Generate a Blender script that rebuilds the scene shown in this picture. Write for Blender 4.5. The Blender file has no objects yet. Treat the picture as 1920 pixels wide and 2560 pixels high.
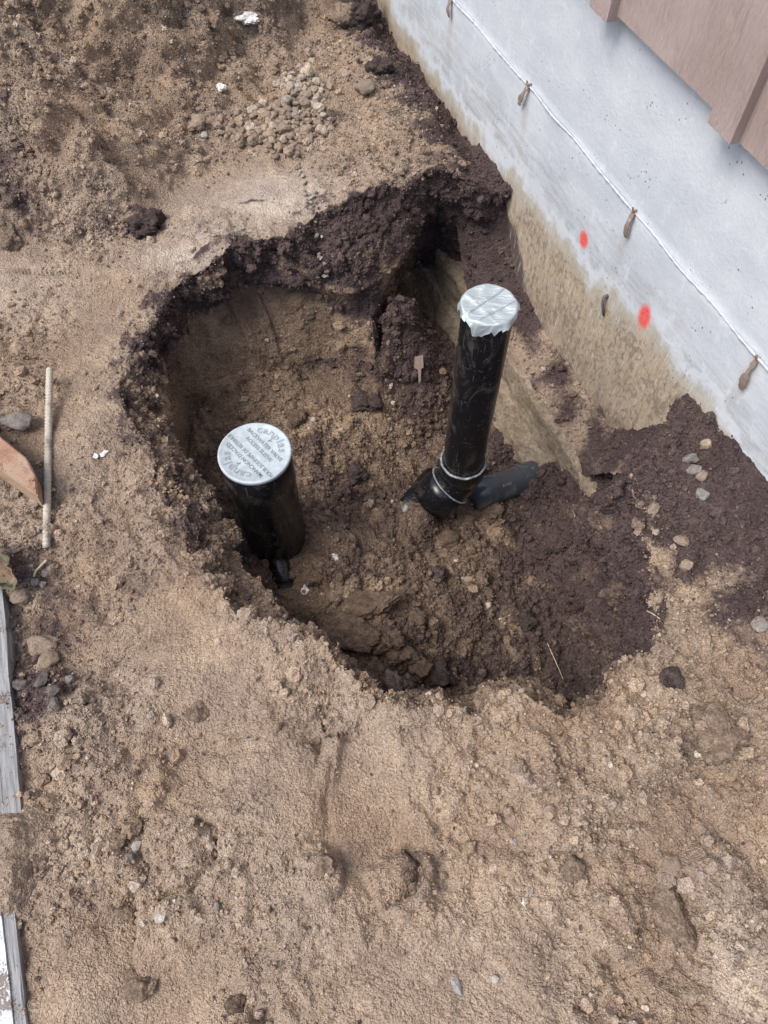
import bpy, math, random
import numpy as np

# ------------------------------------------------------------------ camera, sky, sun, exposure
SC = bpy.context.scene
COL = SC.collection
CAM_H = 1.42                    # eye height above the trampled ground, metres
PITCH = math.radians(60)        # camera looks 60 degrees below the horizon
FOCAL = 1850.0                  # focal length in pixels of the 1920 x 2560 photograph

cam_d = bpy.data.cameras.new('camera')
cam_d.sensor_fit = 'VERTICAL'
cam_d.angle_y = 2 * math.atan(1280 / FOCAL)
cam_d.clip_start = 0.02
cam_d.clip_end = 400
cam = bpy.data.objects.new('camera', cam_d)
COL.objects.link(cam)
cam.location = (0, 0, CAM_H)
cam.rotation_euler = (math.pi / 2 - PITCH, 0, 0)
SC.camera = cam

SUN_EL, SUN_AZ = math.radians(58), math.radians(-115)   # azimuth clockwise from +y
world = bpy.data.worlds.new('World')
SC.world = world
world.use_nodes = True
wn = world.node_tree
wn.nodes.clear()
sky = wn.nodes.new('ShaderNodeTexSky')
sky.sky_type = 'NISHITA'
sky.sun_disc = False
sky.sun_elevation = SUN_EL
sky.sun_rotation = SUN_AZ
sky.air_density = 1.0
sky.dust_density = 3.0
sky.ozone_density = 1.0
bg = wn.nodes.new('ShaderNodeBackground')
bg.inputs['Strength'].default_value = 0.125
wo = wn.nodes.new('ShaderNodeOutputWorld')
wn.links.new(sky.outputs[0], bg.inputs[0])
wn.links.new(bg.outputs[0], wo.inputs[0])

sun_d = bpy.data.lights.new('sun', 'SUN')
sun_d.energy = 1.5
sun_d.angle = math.radians(30)
sun_d.color = (1.0, 0.965, 0.92)
sun = bpy.data.objects.new('sun', sun_d)
COL.objects.link(sun)
sun.rotation_euler = (math.pi / 2 - SUN_EL, 0, -SUN_AZ + math.pi)
sun.location = (-3, 0, 6)

SC.view_settings.view_transform = 'Standard'
SC.view_settings.look = 'None'
SC.view_settings.gamma = 1
SC.view_settings.use_curve_mapping = False
SC.view_settings.exposure = 0.84
SC.cycles.max_bounces = 4
SC.cycles.diffuse_bounces = 2
SC.cycles.glossy_bounces = 2

# ------------------------------------------------------------------ measuring helpers (photo survey -> metres)
K = 1920 / 1659
WN = np.array([.93, .366]); WN /= np.linalg.norm(WN)     # direction into the house
WD = np.array([-WN[1], WN[0]])                           # direction along the house, away from the viewer
WC = 1.10                                                # distance of the wall face from the viewer
SP, CP = math.sin(PITCH), math.cos(PITCH)


def sight(x, y):
    u = (x * K - 960) / FOCAL
    v = (1280 - y * K) / FOCAL
    return np.array([u, CP + SP * v, -SP + CP * v])


def at_z(x, y, z=0.0):
    """surveyed point at height z"""
    d = sight(x, y)
    return d * ((z - CAM_H) / d[2]) + np.array([0, 0, CAM_H])


def wall_pt(s, h, c=WC):
    p = WN * c + WD * s
    return np.array([p[0], p[1], h])


# ------------------------------------------------------------------ numpy noise
_rng = np.random.default_rng(7)
_perm = np.concatenate([_rng.permutation(256)] * 3).astype(np.int32)
_grad = _rng.normal(size=(256, 3)).astype(np.float32)
_grad /= np.linalg.norm(_grad, axis=1)[:, None]


def noise(P, scale, off=0.0):
    """gradient noise, about -0.8..0.8; scale is the feature size in metres"""
    q = (P / scale + np.array([off * 17.3, off * 5.7, off * 11.1])).astype(np.float32)
    i = np.floor(q).astype(np.int32)
    f = q - i
    i &= 255
    w = f * f * f * (f * (f * 6 - 15) + 10)
    out = np.zeros(len(q), np.float32)
    for dx in (0, 1):
        px = _perm[i[:, 0] + dx]
        wx = w[:, 0] if dx else 1 - w[:, 0]
        for dy in (0, 1):
            py = _perm[px + i[:, 1] + dy]
            wy = wx * (w[:, 1] if dy else 1 - w[:, 1])
            for dz in (0, 1):
                g = _grad[_perm[py + i[:, 2] + dz]]
                wz = wy * (w[:, 2] if dz else 1 - w[:, 2])
                out += wz * (g[:, 0] * (f[:, 0] - dx) + g[:, 1] * (f[:, 1] - dy) + g[:, 2] * (f[:, 2] - dz))
    return out * 1.5


def sstep(a, b, x):
    t = np.clip((x - a) / (b - a), 0, 1)
    return t * t * (3 - 2 * t)


def poly_dist(xy, pts):
    """unsigned distance, signed side (left of direction > 0) and position along an open polyline"""
    best = np.full(len(xy), 1e9, np.float32)
    side = np.zeros(len(xy), np.float32)
    along = np.zeros(len(xy), np.float32)
    L = 0.0
    for a, b in zip(pts[:-1], pts[1:]):
        a = np.asarray(a[:2]); b = np.asarray(b[:2])
        ab = b - a
        l = np.linalg.norm(ab)
        t = np.clip(((xy - a) @ ab) / (l * l), 0, 1)
        d = np.linalg.norm(xy - a - t[:, None] * ab, axis=1)
        cr = ab[0] * (xy[:, 1] - a[1]) - ab[1] * (xy[:, 0] - a[0])
        m = d < best
        best[m] = d[m]; side[m] = np.sign(cr[m]); along[m] = L + t[m] * l
        L += l
    return best, side, along / L


# ------------------------------------------------------------------ scene helpers
def tag(o, label=None, cat=None, group=None, kind=None):
    if label: o['label'] = label
    if cat: o['category'] = cat
    if group: o['group'] = group
    if kind: o['kind'] = kind
    return o


def link(name, me, mat=None, parent=None, loc=None, smooth=True):
    if mat is not None and not me.materials:
        me.materials.append(mat)
    o = bpy.data.objects.new(name, me)
    COL.objects.link(o)
    if parent is not None: o.parent = parent
    if loc is not None: o.location = loc
    if smooth: me.shade_smooth()
    return o


def empty(name, loc=(0, 0, 0), rz=0.0):
    o = bpy.data.objects.new(name, None)
    COL.objects.link(o)
    o.location = loc
    o.rotation_euler = (0, 0, rz)
    o.empty_display_size = .05
    return o


def mesh(name, V, F):
    me = bpy.data.meshes.new(name)
    me.from_pydata([tuple(map(float, v)) for v in V], [], F)
    me.update()
    return me


def grid_mesh(name, V, nu, nv, closed_u=False):
    """V shaped (nv, nu, 3) flattened; rows v, columns u"""
    V = np.asarray(V, np.float32).reshape(-1, 3)
    cu = nu if closed_u else nu - 1
    jj, ii = np.meshgrid(np.arange(nv - 1), np.arange(cu), indexing='ij')
    i2 = (ii + 1) % nu
    F = np.stack([jj * nu + ii, jj * nu + i2, (jj + 1) * nu + i2, (jj + 1) * nu + ii], -1).reshape(-1, 4)
    me = bpy.data.meshes.new(name)
    me.vertices.add(len(V))
    me.vertices.foreach_set('co', V.ravel())
    me.loops.add(F.size)
    me.loops.foreach_set('vertex_index', F.ravel().astype(np.int32))
    me.polygons.add(len(F))
    me.polygons.foreach_set('loop_start', np.arange(0, F.size, 4, dtype=np.int32))
    me.update(calc_edges=True)
    me.validate()
    return me


def fattr(me, name, arr):
    a = me.attributes.new(name, 'FLOAT', 'POINT')
    a.data.foreach_set('value', np.asarray(arr, np.float32))


def lathe(rings, n=64, cap0=False, cap1=False):
    """rings: list of (centre, axis_u, axis_v, radius) -> V, F"""
    V, F = [], []
    for c, u, v, r in rings:
        for k in range(n):
            a = 2 * math.pi * k / n
            V.append(np.asarray(c) + r * (math.cos(a) * np.asarray(u) + math.sin(a) * np.asarray(v)))
    for j in range(len(rings) - 1):
        for k in range(n):
            k2 = (k + 1) % n
            F.append((j * n + k, j * n + k2, (j + 1) * n + k2, (j + 1) * n + k))
    if cap0: F.append(tuple(range(n - 1, -1, -1)))
    if cap1: F.append(tuple((len(rings) - 1) * n + k for k in range(n)))
    return V, F


X, Y, Z = np.eye(3)


def frame(d):
    d = np.asarray(d, float); d = d / np.linalg.norm(d)
    a = Z if abs(d[2]) < .9 else X
    u = np.cross(a, d); u /= np.linalg.norm(u)
    return u, np.cross(d, u), d


def vlathe(prof, n=64, cap0=False, cap1=False):
    return lathe([((0, 0, z), X, Y, r) for r, z in prof], n, cap0, cap1)


def sweep(path, radii, n=24, cap=True):
    path = [np.asarray(p, float) for p in path]
    rings = []
    u = None
    for i, p in enumerate(path):
        d = path[min(i + 1, len(path) - 1)] - path[max(i - 1, 0)]
        d /= np.linalg.norm(d)
        if u is None:
            u, v, _ = frame(d)
        else:
            u = u - d * (u @ d); u /= np.linalg.norm(u)
            v = np.cross(d, u)
        rings.append((p, u, v, radii[i] if hasattr(radii, '__len__') else radii))
    return lathe(rings, n, cap, cap)


def box(x0, x1, y0, y1, z0, z1):
    V = [(x, y, z) for z in (z0, z1) for y in (y0, y1) for x in (x0, x1)]
    F = [(0, 2, 3, 1), (4, 5, 7, 6), (0, 1, 5, 4), (2, 6, 7, 3), (0, 4, 6, 2), (1, 3, 7, 5)]
    return V, F


def boxgrid(L, W, T, nl, nw, nt):
    """a subdivided box surface, x 0..L, y 0..W, z 0..T"""
    import bmesh
    bm = bmesh.new()
    def face(o, a, b, na, nb):
        vs = [[bm.verts.new(o + a * (i / na) + b * (j / nb)) for i in range(na + 1)] for j in range(nb + 1)]
        for j in range(nb):
            for i in range(na):
                bm.faces.new((vs[j][i], vs[j][i + 1], vs[j + 1][i + 1], vs[j + 1][i]))
    l, w, t = X * L, Y * W, Z * T
    o = np.zeros(3)
    face(o + t, l, w, nl, nw); face(o, w, l, nw, nl)
    face(o, l, t, nl, nt); face(o + w, t, l, nt, nl)
    face(o, t, w, nt, nw); face(o + l, w, t, nw, nt)
    bmesh.ops.remove_doubles(bm, verts=bm.verts, dist=1e-6)
    V = np.array([v.co[:] for v in bm.verts])
    bm.verts.index_update()
    F = [tuple(v.index for v in f.verts) for f in bm.faces]
    bm.free()
    return V, F


# ------------------------------------------------------------------ materials
class NT:
    def __init__(self, name, rough=.9, spec=.3):
        self.m = bpy.data.materials.new(name)
        self.m.use_nodes = True
        self.t = self.m.node_tree
        self.t.nodes.clear()
        self.out = self.n('ShaderNodeOutputMaterial')
        self.b = self.n('ShaderNodeBsdfPrincipled')
        self.b.inputs['Roughness'].default_value = rough
        self.b.inputs['Specular IOR Level'].default_value = spec
        self.l(self.b.outputs[0], self.out.inputs[0])

    def n(self, t, **kw):
        o = self.t.nodes.new(t)
        for k, v in kw.items(): setattr(o, k, v)
        return o

    def l(self, a, b): self.t.links.new(a, b)

    def set(self, sock, v):
        if hasattr(v, 'node'): self.l(v, sock)
        else: sock.default_value = v

    def attr(self, name, kind='GEOMETRY'):
        return self.n('ShaderNodeAttribute', attribute_name=name, attribute_type=kind).outputs['Fac']

    def pos(self): return self.n('ShaderNodeNewGeometry').outputs['Position']
    def obj(self): return self.n('ShaderNodeTexCoord').outputs['Object']

    def map(self, v, scale=(1, 1, 1), loc=(0, 0, 0), rot=(0, 0, 0)):
        m = self.n('ShaderNodeMapping')
        m.inputs['Scale'].default_value = scale
        m.inputs['Location'].default_value = loc
        m.inputs['Rotation'].default_value = rot
        self.l(v, m.inputs['Vector'])
        return m.outputs[0]

    def noise(self, v, scale, detail=3, rough=.55, dist=0):
        o = self.n('ShaderNodeTexNoise')
        self.l(v, o.inputs['Vector'])
        o.inputs['Scale'].default_value = scale
        o.inputs['Detail'].default_value = detail
        o.inputs['Roughness'].default_value = rough
        o.inputs['Distortion'].default_value = dist
        return o.outputs['Fac']

    def voro(self, v, scale, out='Distance', feature='F1'):
        o = self.n('ShaderNodeTexVoronoi', feature=feature)
        self.l(v, o.inputs['Vector'])
        o.inputs['Scale'].default_value = scale
        return o.outputs[out]

    def math(self, op, a, b=0.0, clamp=False):
        o = self.n('ShaderNodeMath', operation=op, use_clamp=clamp)
        self.set(o.inputs[0], a); self.set(o.inputs[1], b)
        return o.outputs[0]

    def rng(self, v, a, b, c=0.0, d=1.0, smooth=True):
        o = self.n('ShaderNodeMapRange', interpolation_type='SMOOTHSTEP' if smooth else 'LINEAR')
        self.set(o.inputs[0], v)
        for k, x in zip((1, 2, 3, 4), (a, b, c, d)): self.set(o.inputs[k], x)
        return o.outputs[0]

    def mix(self, fac, a, b, blend='MIX'):
        o = self.n('ShaderNodeMix', data_type='RGBA', blend_type=blend)
        self.set(o.inputs[0], fac)
        self.set(o.inputs[6], a if hasattr(a, 'node') else (*a, 1))
        self.set(o.inputs[7], b if hasattr(b, 'node') else (*b, 1))
        return o.outputs[2]

    def bump(self, h, dist=.002, strength=1.0, normal=None):
        o = self.n('ShaderNodeBump')
        o.inputs['Distance'].default_value = dist
        o.inputs['Strength'].default_value = strength
        self.l(h, o.inputs['Height'])
        if normal is not None: self.l(normal, o.inputs['Normal'])
        return o.outputs[0]

    def sep(self, v):
        o = self.n('ShaderNodeSeparateXYZ'); self.l(v, o.inputs[0]); return o.outputs

    def finish(self, col=None, rough=None, normal=None):
        if col is not None: self.set(self.b.inputs['Base Color'], col if hasattr(col, 'node') else (*col, 1))
        if rough is not None: self.set(self.b.inputs['Roughness'], rough)
        if normal is not None: self.l(normal, self.b.inputs['Normal'])
        return self.m


SAND = (.352, .260, .182)
DRY = (.50, .43, .365)
LOAM = (.093, .068, .066)
MOIST_SHADE = (.150, .108, .081)


def soil_mat(name, kind='GEOMETRY', bumpy=True):
    m = NT(name, .95, .15)
    p = m.pos()
    dark, dry, moist_shade = m.attr('dark', kind), m.attr('dry', kind), m.attr('moist', kind)
    c = m.mix(dry, SAND, DRY)
    c = m.mix(moist_shade, c, MOIST_SHADE)
    # loam edge broken up by crumbs
    br = m.math('ADD', dark, m.math('MULTIPLY', m.math('SUBTRACT', m.noise(p, 60, 2, .65), .5), 1.0))
    c = m.mix(m.rng(br, .12, .86), c, LOAM)
    tone = m.attr('tone', kind)
    c = m.mix(1.0, c, m.mix(m.rng(tone, -.5, .5), (.80, .775, .77), (1.17, 1.15, 1.10)), 'MULTIPLY')
    # single sand grains, darker and lighter
    gc = m.sep(m.voro(p, 430, 'Color'))[0]
    c = m.mix(1.0, c, m.mix(gc, (.72, .71, .70), (1.26, 1.27, 1.28)), 'MULTIPLY')
    n = m.bump(m.noise(p, 150, 2, .75), .011 if bumpy else .008, 1.0)
    return m.finish(c, None, n)


M = {}
M['soil'] = soil_mat('soil')
M['crumb'] = soil_mat('crumb_soil', 'INSTANCER', False)


def concrete_wall():
    m = NT('foundation_concrete', .8, .25)
    o = m.obj()
    x, y, z = m.sep(o)
    stain = m.attr('stain'); loam = m.attr('loam')
    big = m.noise(m.map(o, (1, 1, 1.6)), 5, 4, .6)
    c = m.mix(m.rng(big, .35, .7), (.50, .53, .565), (.585, .61, .635))
    # faint drag marks from the form boards
    st = m.noise(m.map(o, (14, 1, 3), rot=(0, .5, 0)), 6, 4, .7)
    c = m.mix(m.rng(st, .55, .8, 0, .28), c, (.34, .35, .35))
    lower = m.rng(z, .05, .25, 1, 0)
    c = m.mix(m.math('MULTIPLY', lower, m.rng(m.noise(m.map(o, (.8, 1, 5), rot=(0, .12, 0)), 9, 5, .7), .38, .68, 0, .62)), c, (.31, .30, .265))
    # hairline rub marks
    rub = m.noise(m.map(o, (60, 1, 5), rot=(0, .8, 0)), 8, 2, .5)
    c = m.mix(m.rng(rub, .64, .72, 0, .22), c, (.25, .25, .25))
    # yellow-green tide mark and tan soil stain with wiped streaks
    fuzz = m.math('MULTIPLY', m.math('SUBTRACT', m.noise(m.map(o, (1.3, 1, 1)), 16, 6, .75), .5), .9)
    sf = m.math('ADD', stain, fuzz)
    c = m.mix(m.math('MULTIPLY', m.rng(sf, .02, .16), m.rng(sf, .22, .45, .75, 0)), c, (.62, .65, .67))
    c = m.mix(m.rng(sf, .18, .5, 0, .6), c, (.45, .395, .29))
    wipe = m.noise(m.map(o, (9, 1, 1.2), rot=(0, .35, 0)), 7, 5, .75)
    tan = m.mix(m.rng(wipe, .3, .7), (.35, .265, .18), (.50, .40, .285))
    c = m.mix(m.rng(sf, .26, .90, 0, .93), c, tan)
    blot = m.math('ADD', m.math('MULTIPLY', m.noise(m.map(o, (1.0, 1, .7), rot=(0, .5, 0)), 75, 6, .78), .75), m.math('MULTIPLY', m.noise(o, 7, 3, .6), .30))
    c = m.mix(m.math('MULTIPLY', m.rng(sf, .5, .9), m.rng(blot, .54, .68, 0, .6)), c, (.125, .094, .075))
    c = m.mix(m.math('MULTIPLY', m.rng(z, -.12, -.38, 0, .6), m.rng(m.noise(o, 11, 4, .7), .3, .65)), c, (.16, .118, .092))
    c = m.mix(m.rng(m.math('ADD', loam, fuzz), .3, .8, 0, .95), c, (.105, .077, .064))
    # pale shovel scratches
    for sc, rt, th in ((10, .95, .665), (8, .62, .675), (7, 1.25, .68)):
        s = m.noise(m.map(o, (34, 1, 2.2), rot=(0, rt, 0)), sc, 1, .4)
        c = m.mix(m.math('MULTIPLY', m.rng(s, th, th + .04), m.rng(stain, .05, .4, 0, .8)), c, (.58, .60, .60))
    # air holes
    v = m.voro(m.map(o, (1, 1, .7)), 85); vm = m.noise(o, 10, 3, .7)
    pit = m.math('MULTIPLY', m.rng(v, .10, .2, 1, 0), m.rng(vm, .52, .66))
    c = m.mix(m.math('MULTIPLY', pit, .75), c, (.16, .16, .16))
    # rust run-down below the ties
    for x0 in (2.222, 1.712, 1.166, .680):
        rx = m.math('ABSOLUTE', m.math('SUBTRACT', m.math('ADD', x, m.math('MULTIPLY', m.math('SUBTRACT', m.noise(o, 22, 3), .5), .03)), x0))
        rm = m.math('MULTIPLY', m.rng(rx, .004, .022, .5, 0), m.math('MULTIPLY', m.rng(z, .02, .2), m.rng(z, .25, .27, 1, 0)))
        c = m.mix(m.math('MULTIPLY', rm, m.noise(m.map(o, (30, 1, 4)), 8, 3)), c, (.30, .22, .16))
    # sprayed marks
    for x0, z0, a, b in ((1.318, .064, .025, .030), (1.012, .067, .029, .043)):
        dx = m.math('DIVIDE', m.math('SUBTRACT', x, x0), a)
        dz = m.math('DIVIDE', m.math('SUBTRACT', z, z0), b)
        d = m.math('SQRT', m.math('ADD', m.math('MULTIPLY', dx, dx), m.math('MULTIPLY', dz, dz)))
        d = m.math('ADD', d, m.math('MULTIPLY', m.math('SUBTRACT', m.noise(o, 210, 4, .85), .5), .95))
        dots = m.math('MULTIPLY', m.rng(m.voro(o, 420), .16, .24, 1, 0), m.rng(d, .9, 1.9, .8, 0))
        op_ = m.math('MAXIMUM', m.math('MULTIPLY', m.rng(d, .5, 1.05, .97, 0), m.rng(m.noise(o, 380, 3, .8), .30, .52, .45, 1)), dots)
        c = m.mix(op_, c, m.mix(m.noise(o, 240, 3, .8), (.88, .045, .028), (.70, .10, .075)))
    h = m.math('ADD', m.noise(o, 90, 5, .7), m.math('MULTIPLY', pit, -1.5))
    h = m.math('ADD', h, m.math('MULTIPLY', m.rng(sf, .4, .9), m.math('MULTIPLY', m.rng(blot, .53, .64), .9)))
    return m.finish(c, None, m.bump(h, .0020, .8))


M['wall'] = concrete_wall()


def footing_mat():
    m = NT('footing_concrete', .9, .2)
    o = m.obj()
    f = m.noise(m.map(o, (1.0, 1, 3)), 9, 5, .65)
    c = m.mix(m.rng(f, .3, .7), (.34, .268, .19), (.49, .41, .31))
    c = m.mix(m.rng(m.noise(m.map(o, (1, 1, 2)), 26, 6, .75), .52, .70, 0, .7), c, (.19, .142, .105))
    ag = m.sep(m.voro(o, 130, 'Color'))[0]
    c = m.mix(1.0, c, m.mix(ag, (.70, .69, .68), (1.25, 1.24, 1.22)), 'MULTIPLY')
    h = m.noise(o, 130, 5, .8)
    return m.finish(c, None, m.bump(h, .014, 1.0))


M['footing'] = footing_mat()


def seam_mat():
    m = NT('seam_mortar', .85, .2)
    o = m.obj()
    c = m.mix(m.noise(o, 60, 4), (.46, .48, .50), (.59, .61, .63))
    return m.finish(c, None, m.bump(m.noise(o, 200, 4, .7), .002, .8))


M['seam'] = seam_mat()


def rust_mat():
    m = NT('rusty_steel', .75, .4)
    o = m.pos()
    c = m.mix(m.rng(m.noise(o, 120, 4, .7), .4, .62), (.22, .195, .17), (.28, .165, .10))
    c = m.mix(m.rng(m.noise(o, 60, 3), .55, .75), c, (.40, .36, .32))
    return m.finish(c, None, m.bump(m.noise(o, 400, 3), .001, .8))


M['rust'] = rust_mat()


def siding_mat():
    m = NT('painted_rough_sawn_wood', .8, .25)
    o = m.obj()
    g = m.noise(m.map(o, (13, 13, 1.3)), 12, 5, .72)
    blot = m.noise(o, 7, 4)
    c = m.mix(m.rng(blot, .3, .7), (.42, .325, .295), (.50, .40, .37))
    c = m.mix(m.rng(g, .48, .7, 0, .32), c, (.25, .185, .165))
    h = m.math('ADD', g, m.math('MULTIPLY', m.noise(m.map(o, (3, 3, 1)), 70, 4, .7), .5))
    return m.finish(c, None, m.bump(h, .007, 1.0))


M['siding'] = siding_mat()


def abs_mat(name, scratch=1.0, dust=.5, base=(.0075, .0075, .009)):
    m = NT(name, .3, .45)
    o = m.obj()
    d = m.noise(m.map(o, (1, 1, .55)), 17, 6, .68, .8)
    d2 = m.noise(o, 230, 3, .6)
    dm = m.math('MULTIPLY', m.rng(d, .50, .74), m.rng(d2, .25, .7, .35, 1))
    c = m.mix(m.math('MULTIPLY', dm, dust), base, (.20, .17, .145))
    s = m.noise(m.map(o, (60, 60, 2.2)), 5, 2, .5)
    s2 = m.noise(m.map(o, (9, 9, 70), rot=(.5, .3, 0)), 5, 2, .5)
    sc = m.math('MAXIMUM', m.rng(s, .66, .72), m.rng(s2, .69, .73))
    c = m.mix(m.math('MULTIPLY', sc, .16 * scratch), c, (.45, .45, .46))
    sp = m.rng(m.voro(o, 120), .10, .16, 1, 0)
    sp = m.math('MULTIPLY', sp, m.rng(m.noise(o, 30, 3), .54, .64))
    c = m.mix(m.math('MULTIPLY', sp, .8), c, (.40, .33, .26))
    r = m.rng(dm, 0, 1, .24, .8)
    return m.finish(c, r, m.bump(m.noise(o, 60, 3), .00015, .4))


M['abs'] = abs_mat('black_drain_plastic', .9, .48)
M['abs_dusty'] = abs_mat('dusty_drain_plastic', 1.4, .75, (.058, .066, .078))


def plain(name, col, rough=.6, spec=.4, var=.25, scale=40, bump=.0005):
    m = NT(name, rough, spec)
    o = m.obj()
    n = m.noise(o, scale, 4, .6)
    lo = tuple(v * (1 - var) for v in col); hi = tuple(min(.95, v * (1 + var)) for v in col)
    c = m.mix(m.rng(n, .3, .7), lo, hi)
    return m.finish(c, None, m.bump(m.noise(o, scale * 4, 4, .65), bump, .8))


M['glue'] = plain('dried_pipe_cement', (.22, .24, .255), .35, .5, .6, 120)
M['cap'] = plain('grey_cap_plastic', (.41, .465, .485), .42, .45, .12, 55, .0004)
M['letter'] = plain('cap_lettering', (.21, .245, .25), .5, .4, .1, 60, .0003)  # darker than the cap: emboss shading put into the colour
M['print'] = plain('pipe_print', (.62, .63, .62), .6, .3, .3, 200, .0002)


def tape_mat():
    m = NT('duct_tape', .38, .5)
    o = m.obj()
    c = m.mix(m.noise(o, 30, 3), (.43, .50, .52), (.54, .605, .62))
    m.b.inputs['Metallic'].default_value = .35
    h = m.math('ADD', m.noise(m.map(o, (1, 3.2, 1), rot=(0, 0, .7)), 28, 3, .6, 1.2), m.math('MULTIPLY', m.noise(o, 700, 2), .05))
    return m.finish(c, None, m.bump(h, .007, .6))


M['tape'] = tape_mat()


def wood_mat(name, a, b, axis=(2.2, 40, 40), dirt=.4, dirtcol=(.2, .15, .11), bump=.002):
    m = NT(name, .85, .2)
    o = m.obj()
    g = m.noise(m.map(o, axis), 5, 6, .7, .4)
    c = m.mix(m.rng(g, .28, .72), a, b)
    cr = m.noise(m.map(o, (axis[0] * .6, axis[1] * 1.8, axis[2] * 1.8)), 4, 3, .6)
    c = m.mix(m.rng(cr, .63, .70, 0, .8), c, tuple(v * .3 for v in a))
    dn = m.math('ADD', m.noise(o, 13, 5, .7), m.math('MULTIPLY', m.math('SUBTRACT', m.noise(o, 300, 2), .5), .3))
    c = m.mix(m.rng(dn, .60 - dirt * .3, .66 - dirt * .3, 0, .85), c, dirtcol)
    h = m.math('SUBTRACT', g, m.rng(cr, .63, .70))
    return m.finish(c, None, m.bump(h, bump, 1.0))


M['grey_wood'] = wood_mat('weathered_grey_wood', (.17, .172, .175), (.38, .38, .375), dirt=.12, dirtcol=(.13, .075, .05))
M['white_wood'] = wood_mat('peeling_white_paint', (.60, .64, .66), (.72, .74, .75), dirt=.22, dirtcol=(.16, .11, .08))
M['red_wood'] = wood_mat('reddish_lumber', (.27, .15, .095), (.40, .245, .165), axis=(6, 6, 30), dirt=.45, dirtcol=(.40, .29, .205))


def stone_mat(name, col, var=.2, dust=.5):
    m = NT(name, .8, .3)
    o = m.obj(); p = m.pos()
    info = m.n('ShaderNodeObjectInfo').outputs['Random']
    c = m.mix(m.rng(m.noise(p, 120, 4, .7), .3, .7), tuple(v * (1 - var) for v in col), tuple(min(.9, v * (1 + var)) for v in col))
    c = m.mix(1.0, c, m.mix(info, (.72, .72, .74), (1.22, 1.18, 1.10)), 'MULTIPLY')
    c = m.mix(m.math('MULTIPLY', m.rng(m.noise(p, 90, 5, .7), .42, .56), dust), c, (.30, .225, .165))
    return m.finish(c, None, m.bump(m.noise(p, 220, 4, .75), .005, .9))


M['pebble'] = stone_mat('dusty_pebble', (.33, .26, .20), .3, .55)
M['pebble_pale'] = stone_mat('pale_pebble', (.44, .39, .32), .25, .35)
M['stone_grey'] = stone_mat('grey_stone', (.24, .235, .225), .35, .4)
M['stone_dark'] = stone_mat('dark_slate', (.105, .10, .102), .3, .45)
M['stone_tan'] = stone_mat('tan_stone', (.30, .24, .175), .2, .45)
M['stone_white'] = stone_mat('white_stone', (.50, .475, .44), .2, .35)


def clod_mat(name, col):
    m = NT(name, .95, .1)
    p = m.pos()
    c = m.mix(m.rng(m.noise(p, 60, 5, .7), .35, .65), tuple(v * .65 for v in col), tuple(v * 1.15 for v in col))
    gc = m.sep(m.voro(p, 330, 'Color'))[0]
    c = m.mix(1.0, c, m.mix(gc, (.72, .71, .70), (1.26, 1.27, 1.28)), 'MULTIPLY')
    return m.finish(c, None, m.bump(m.noise(p, 120, 5, .75), .010, 1.0))


M['clod'] = clod_mat('sandy_clod', (.315, .235, .172))
M['clod_dark'] = clod_mat('loam_clod', (.105, .08, .072))
M['clod_moist'] = clod_mat('moist_clod', (.20, .142, .104))
M['foam'] = plain('crumpled_white_scrap', (.66, .65, .62), .7, .3, .25, 80, .002)
M['straw'] = plain('dry_straw', (.52, .44, .31), .7, .3, .2, 60)
M['root'] = plain('thin_root', (.30, .24, .18), .8, .2, .2, 60)


def leaf_mat():
    m = NT('dead_leaf', .7, .3)
    o = m.obj()
    c = m.mix(m.rng(m.noise(o, 22, 3), .42, .6), (.18, .115, .075), (.10, .10, .062))
    c = m.mix(m.rng(m.noise(o, 60, 4), .55, .7, 0, .6), c, (.30, .23, .15))
    return m.finish(c, None, m.bump(m.noise(o, 120, 3), .002, .7))


M['leaf'] = leaf_mat()

# ------------------------------------------------------------------ the ground with the dug hole
C0 = np.array([0.03, 0.92])         # middle of the hole


def floor_z(x, y):
    c = WN[0] * x + WN[1] * y
    z = -.405 - .205 * sstep(.15, .80, c) - .01 * sstep(.72, .88, c)
    z += .035 * sstep(1.25, 1.65, y) * sstep(.75, .3, c)
    z -= .05 * np.exp(-(((x + .42) / .1) ** 2 + ((y - 1.38) / .16) ** 2))       # low pocket below the undercut bank
    z += .045 * np.exp(-(((x + .06) / .13) ** 2 + ((y - .72) / .10) ** 2))      # crumbled heap on the near side
    s_ = -WN[1] * x + WN[0] * y
    z += .32 * np.exp(-(((c - .67) / .15) ** 2 + ((s_ - 1.60) / .22) ** 2))      # loam fallen in front of the footing
    z += .055 * np.exp(-(((x - .10) / .07) ** 2 + ((y - 1.09) / .06) ** 2))       # backfill round the elbow
    z -= .035 * np.exp(-(((x - .22) / .17) ** 2 + ((y - .62) / .12) ** 2))
    return z


def on_floor(x, y, dz=0.0):
    p = at_z(x, y, -.42)
    for _ in range(6):
        p = at_z(x, y, float(floor_z(p[0], p[1])) + dz)
    return p


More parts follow.
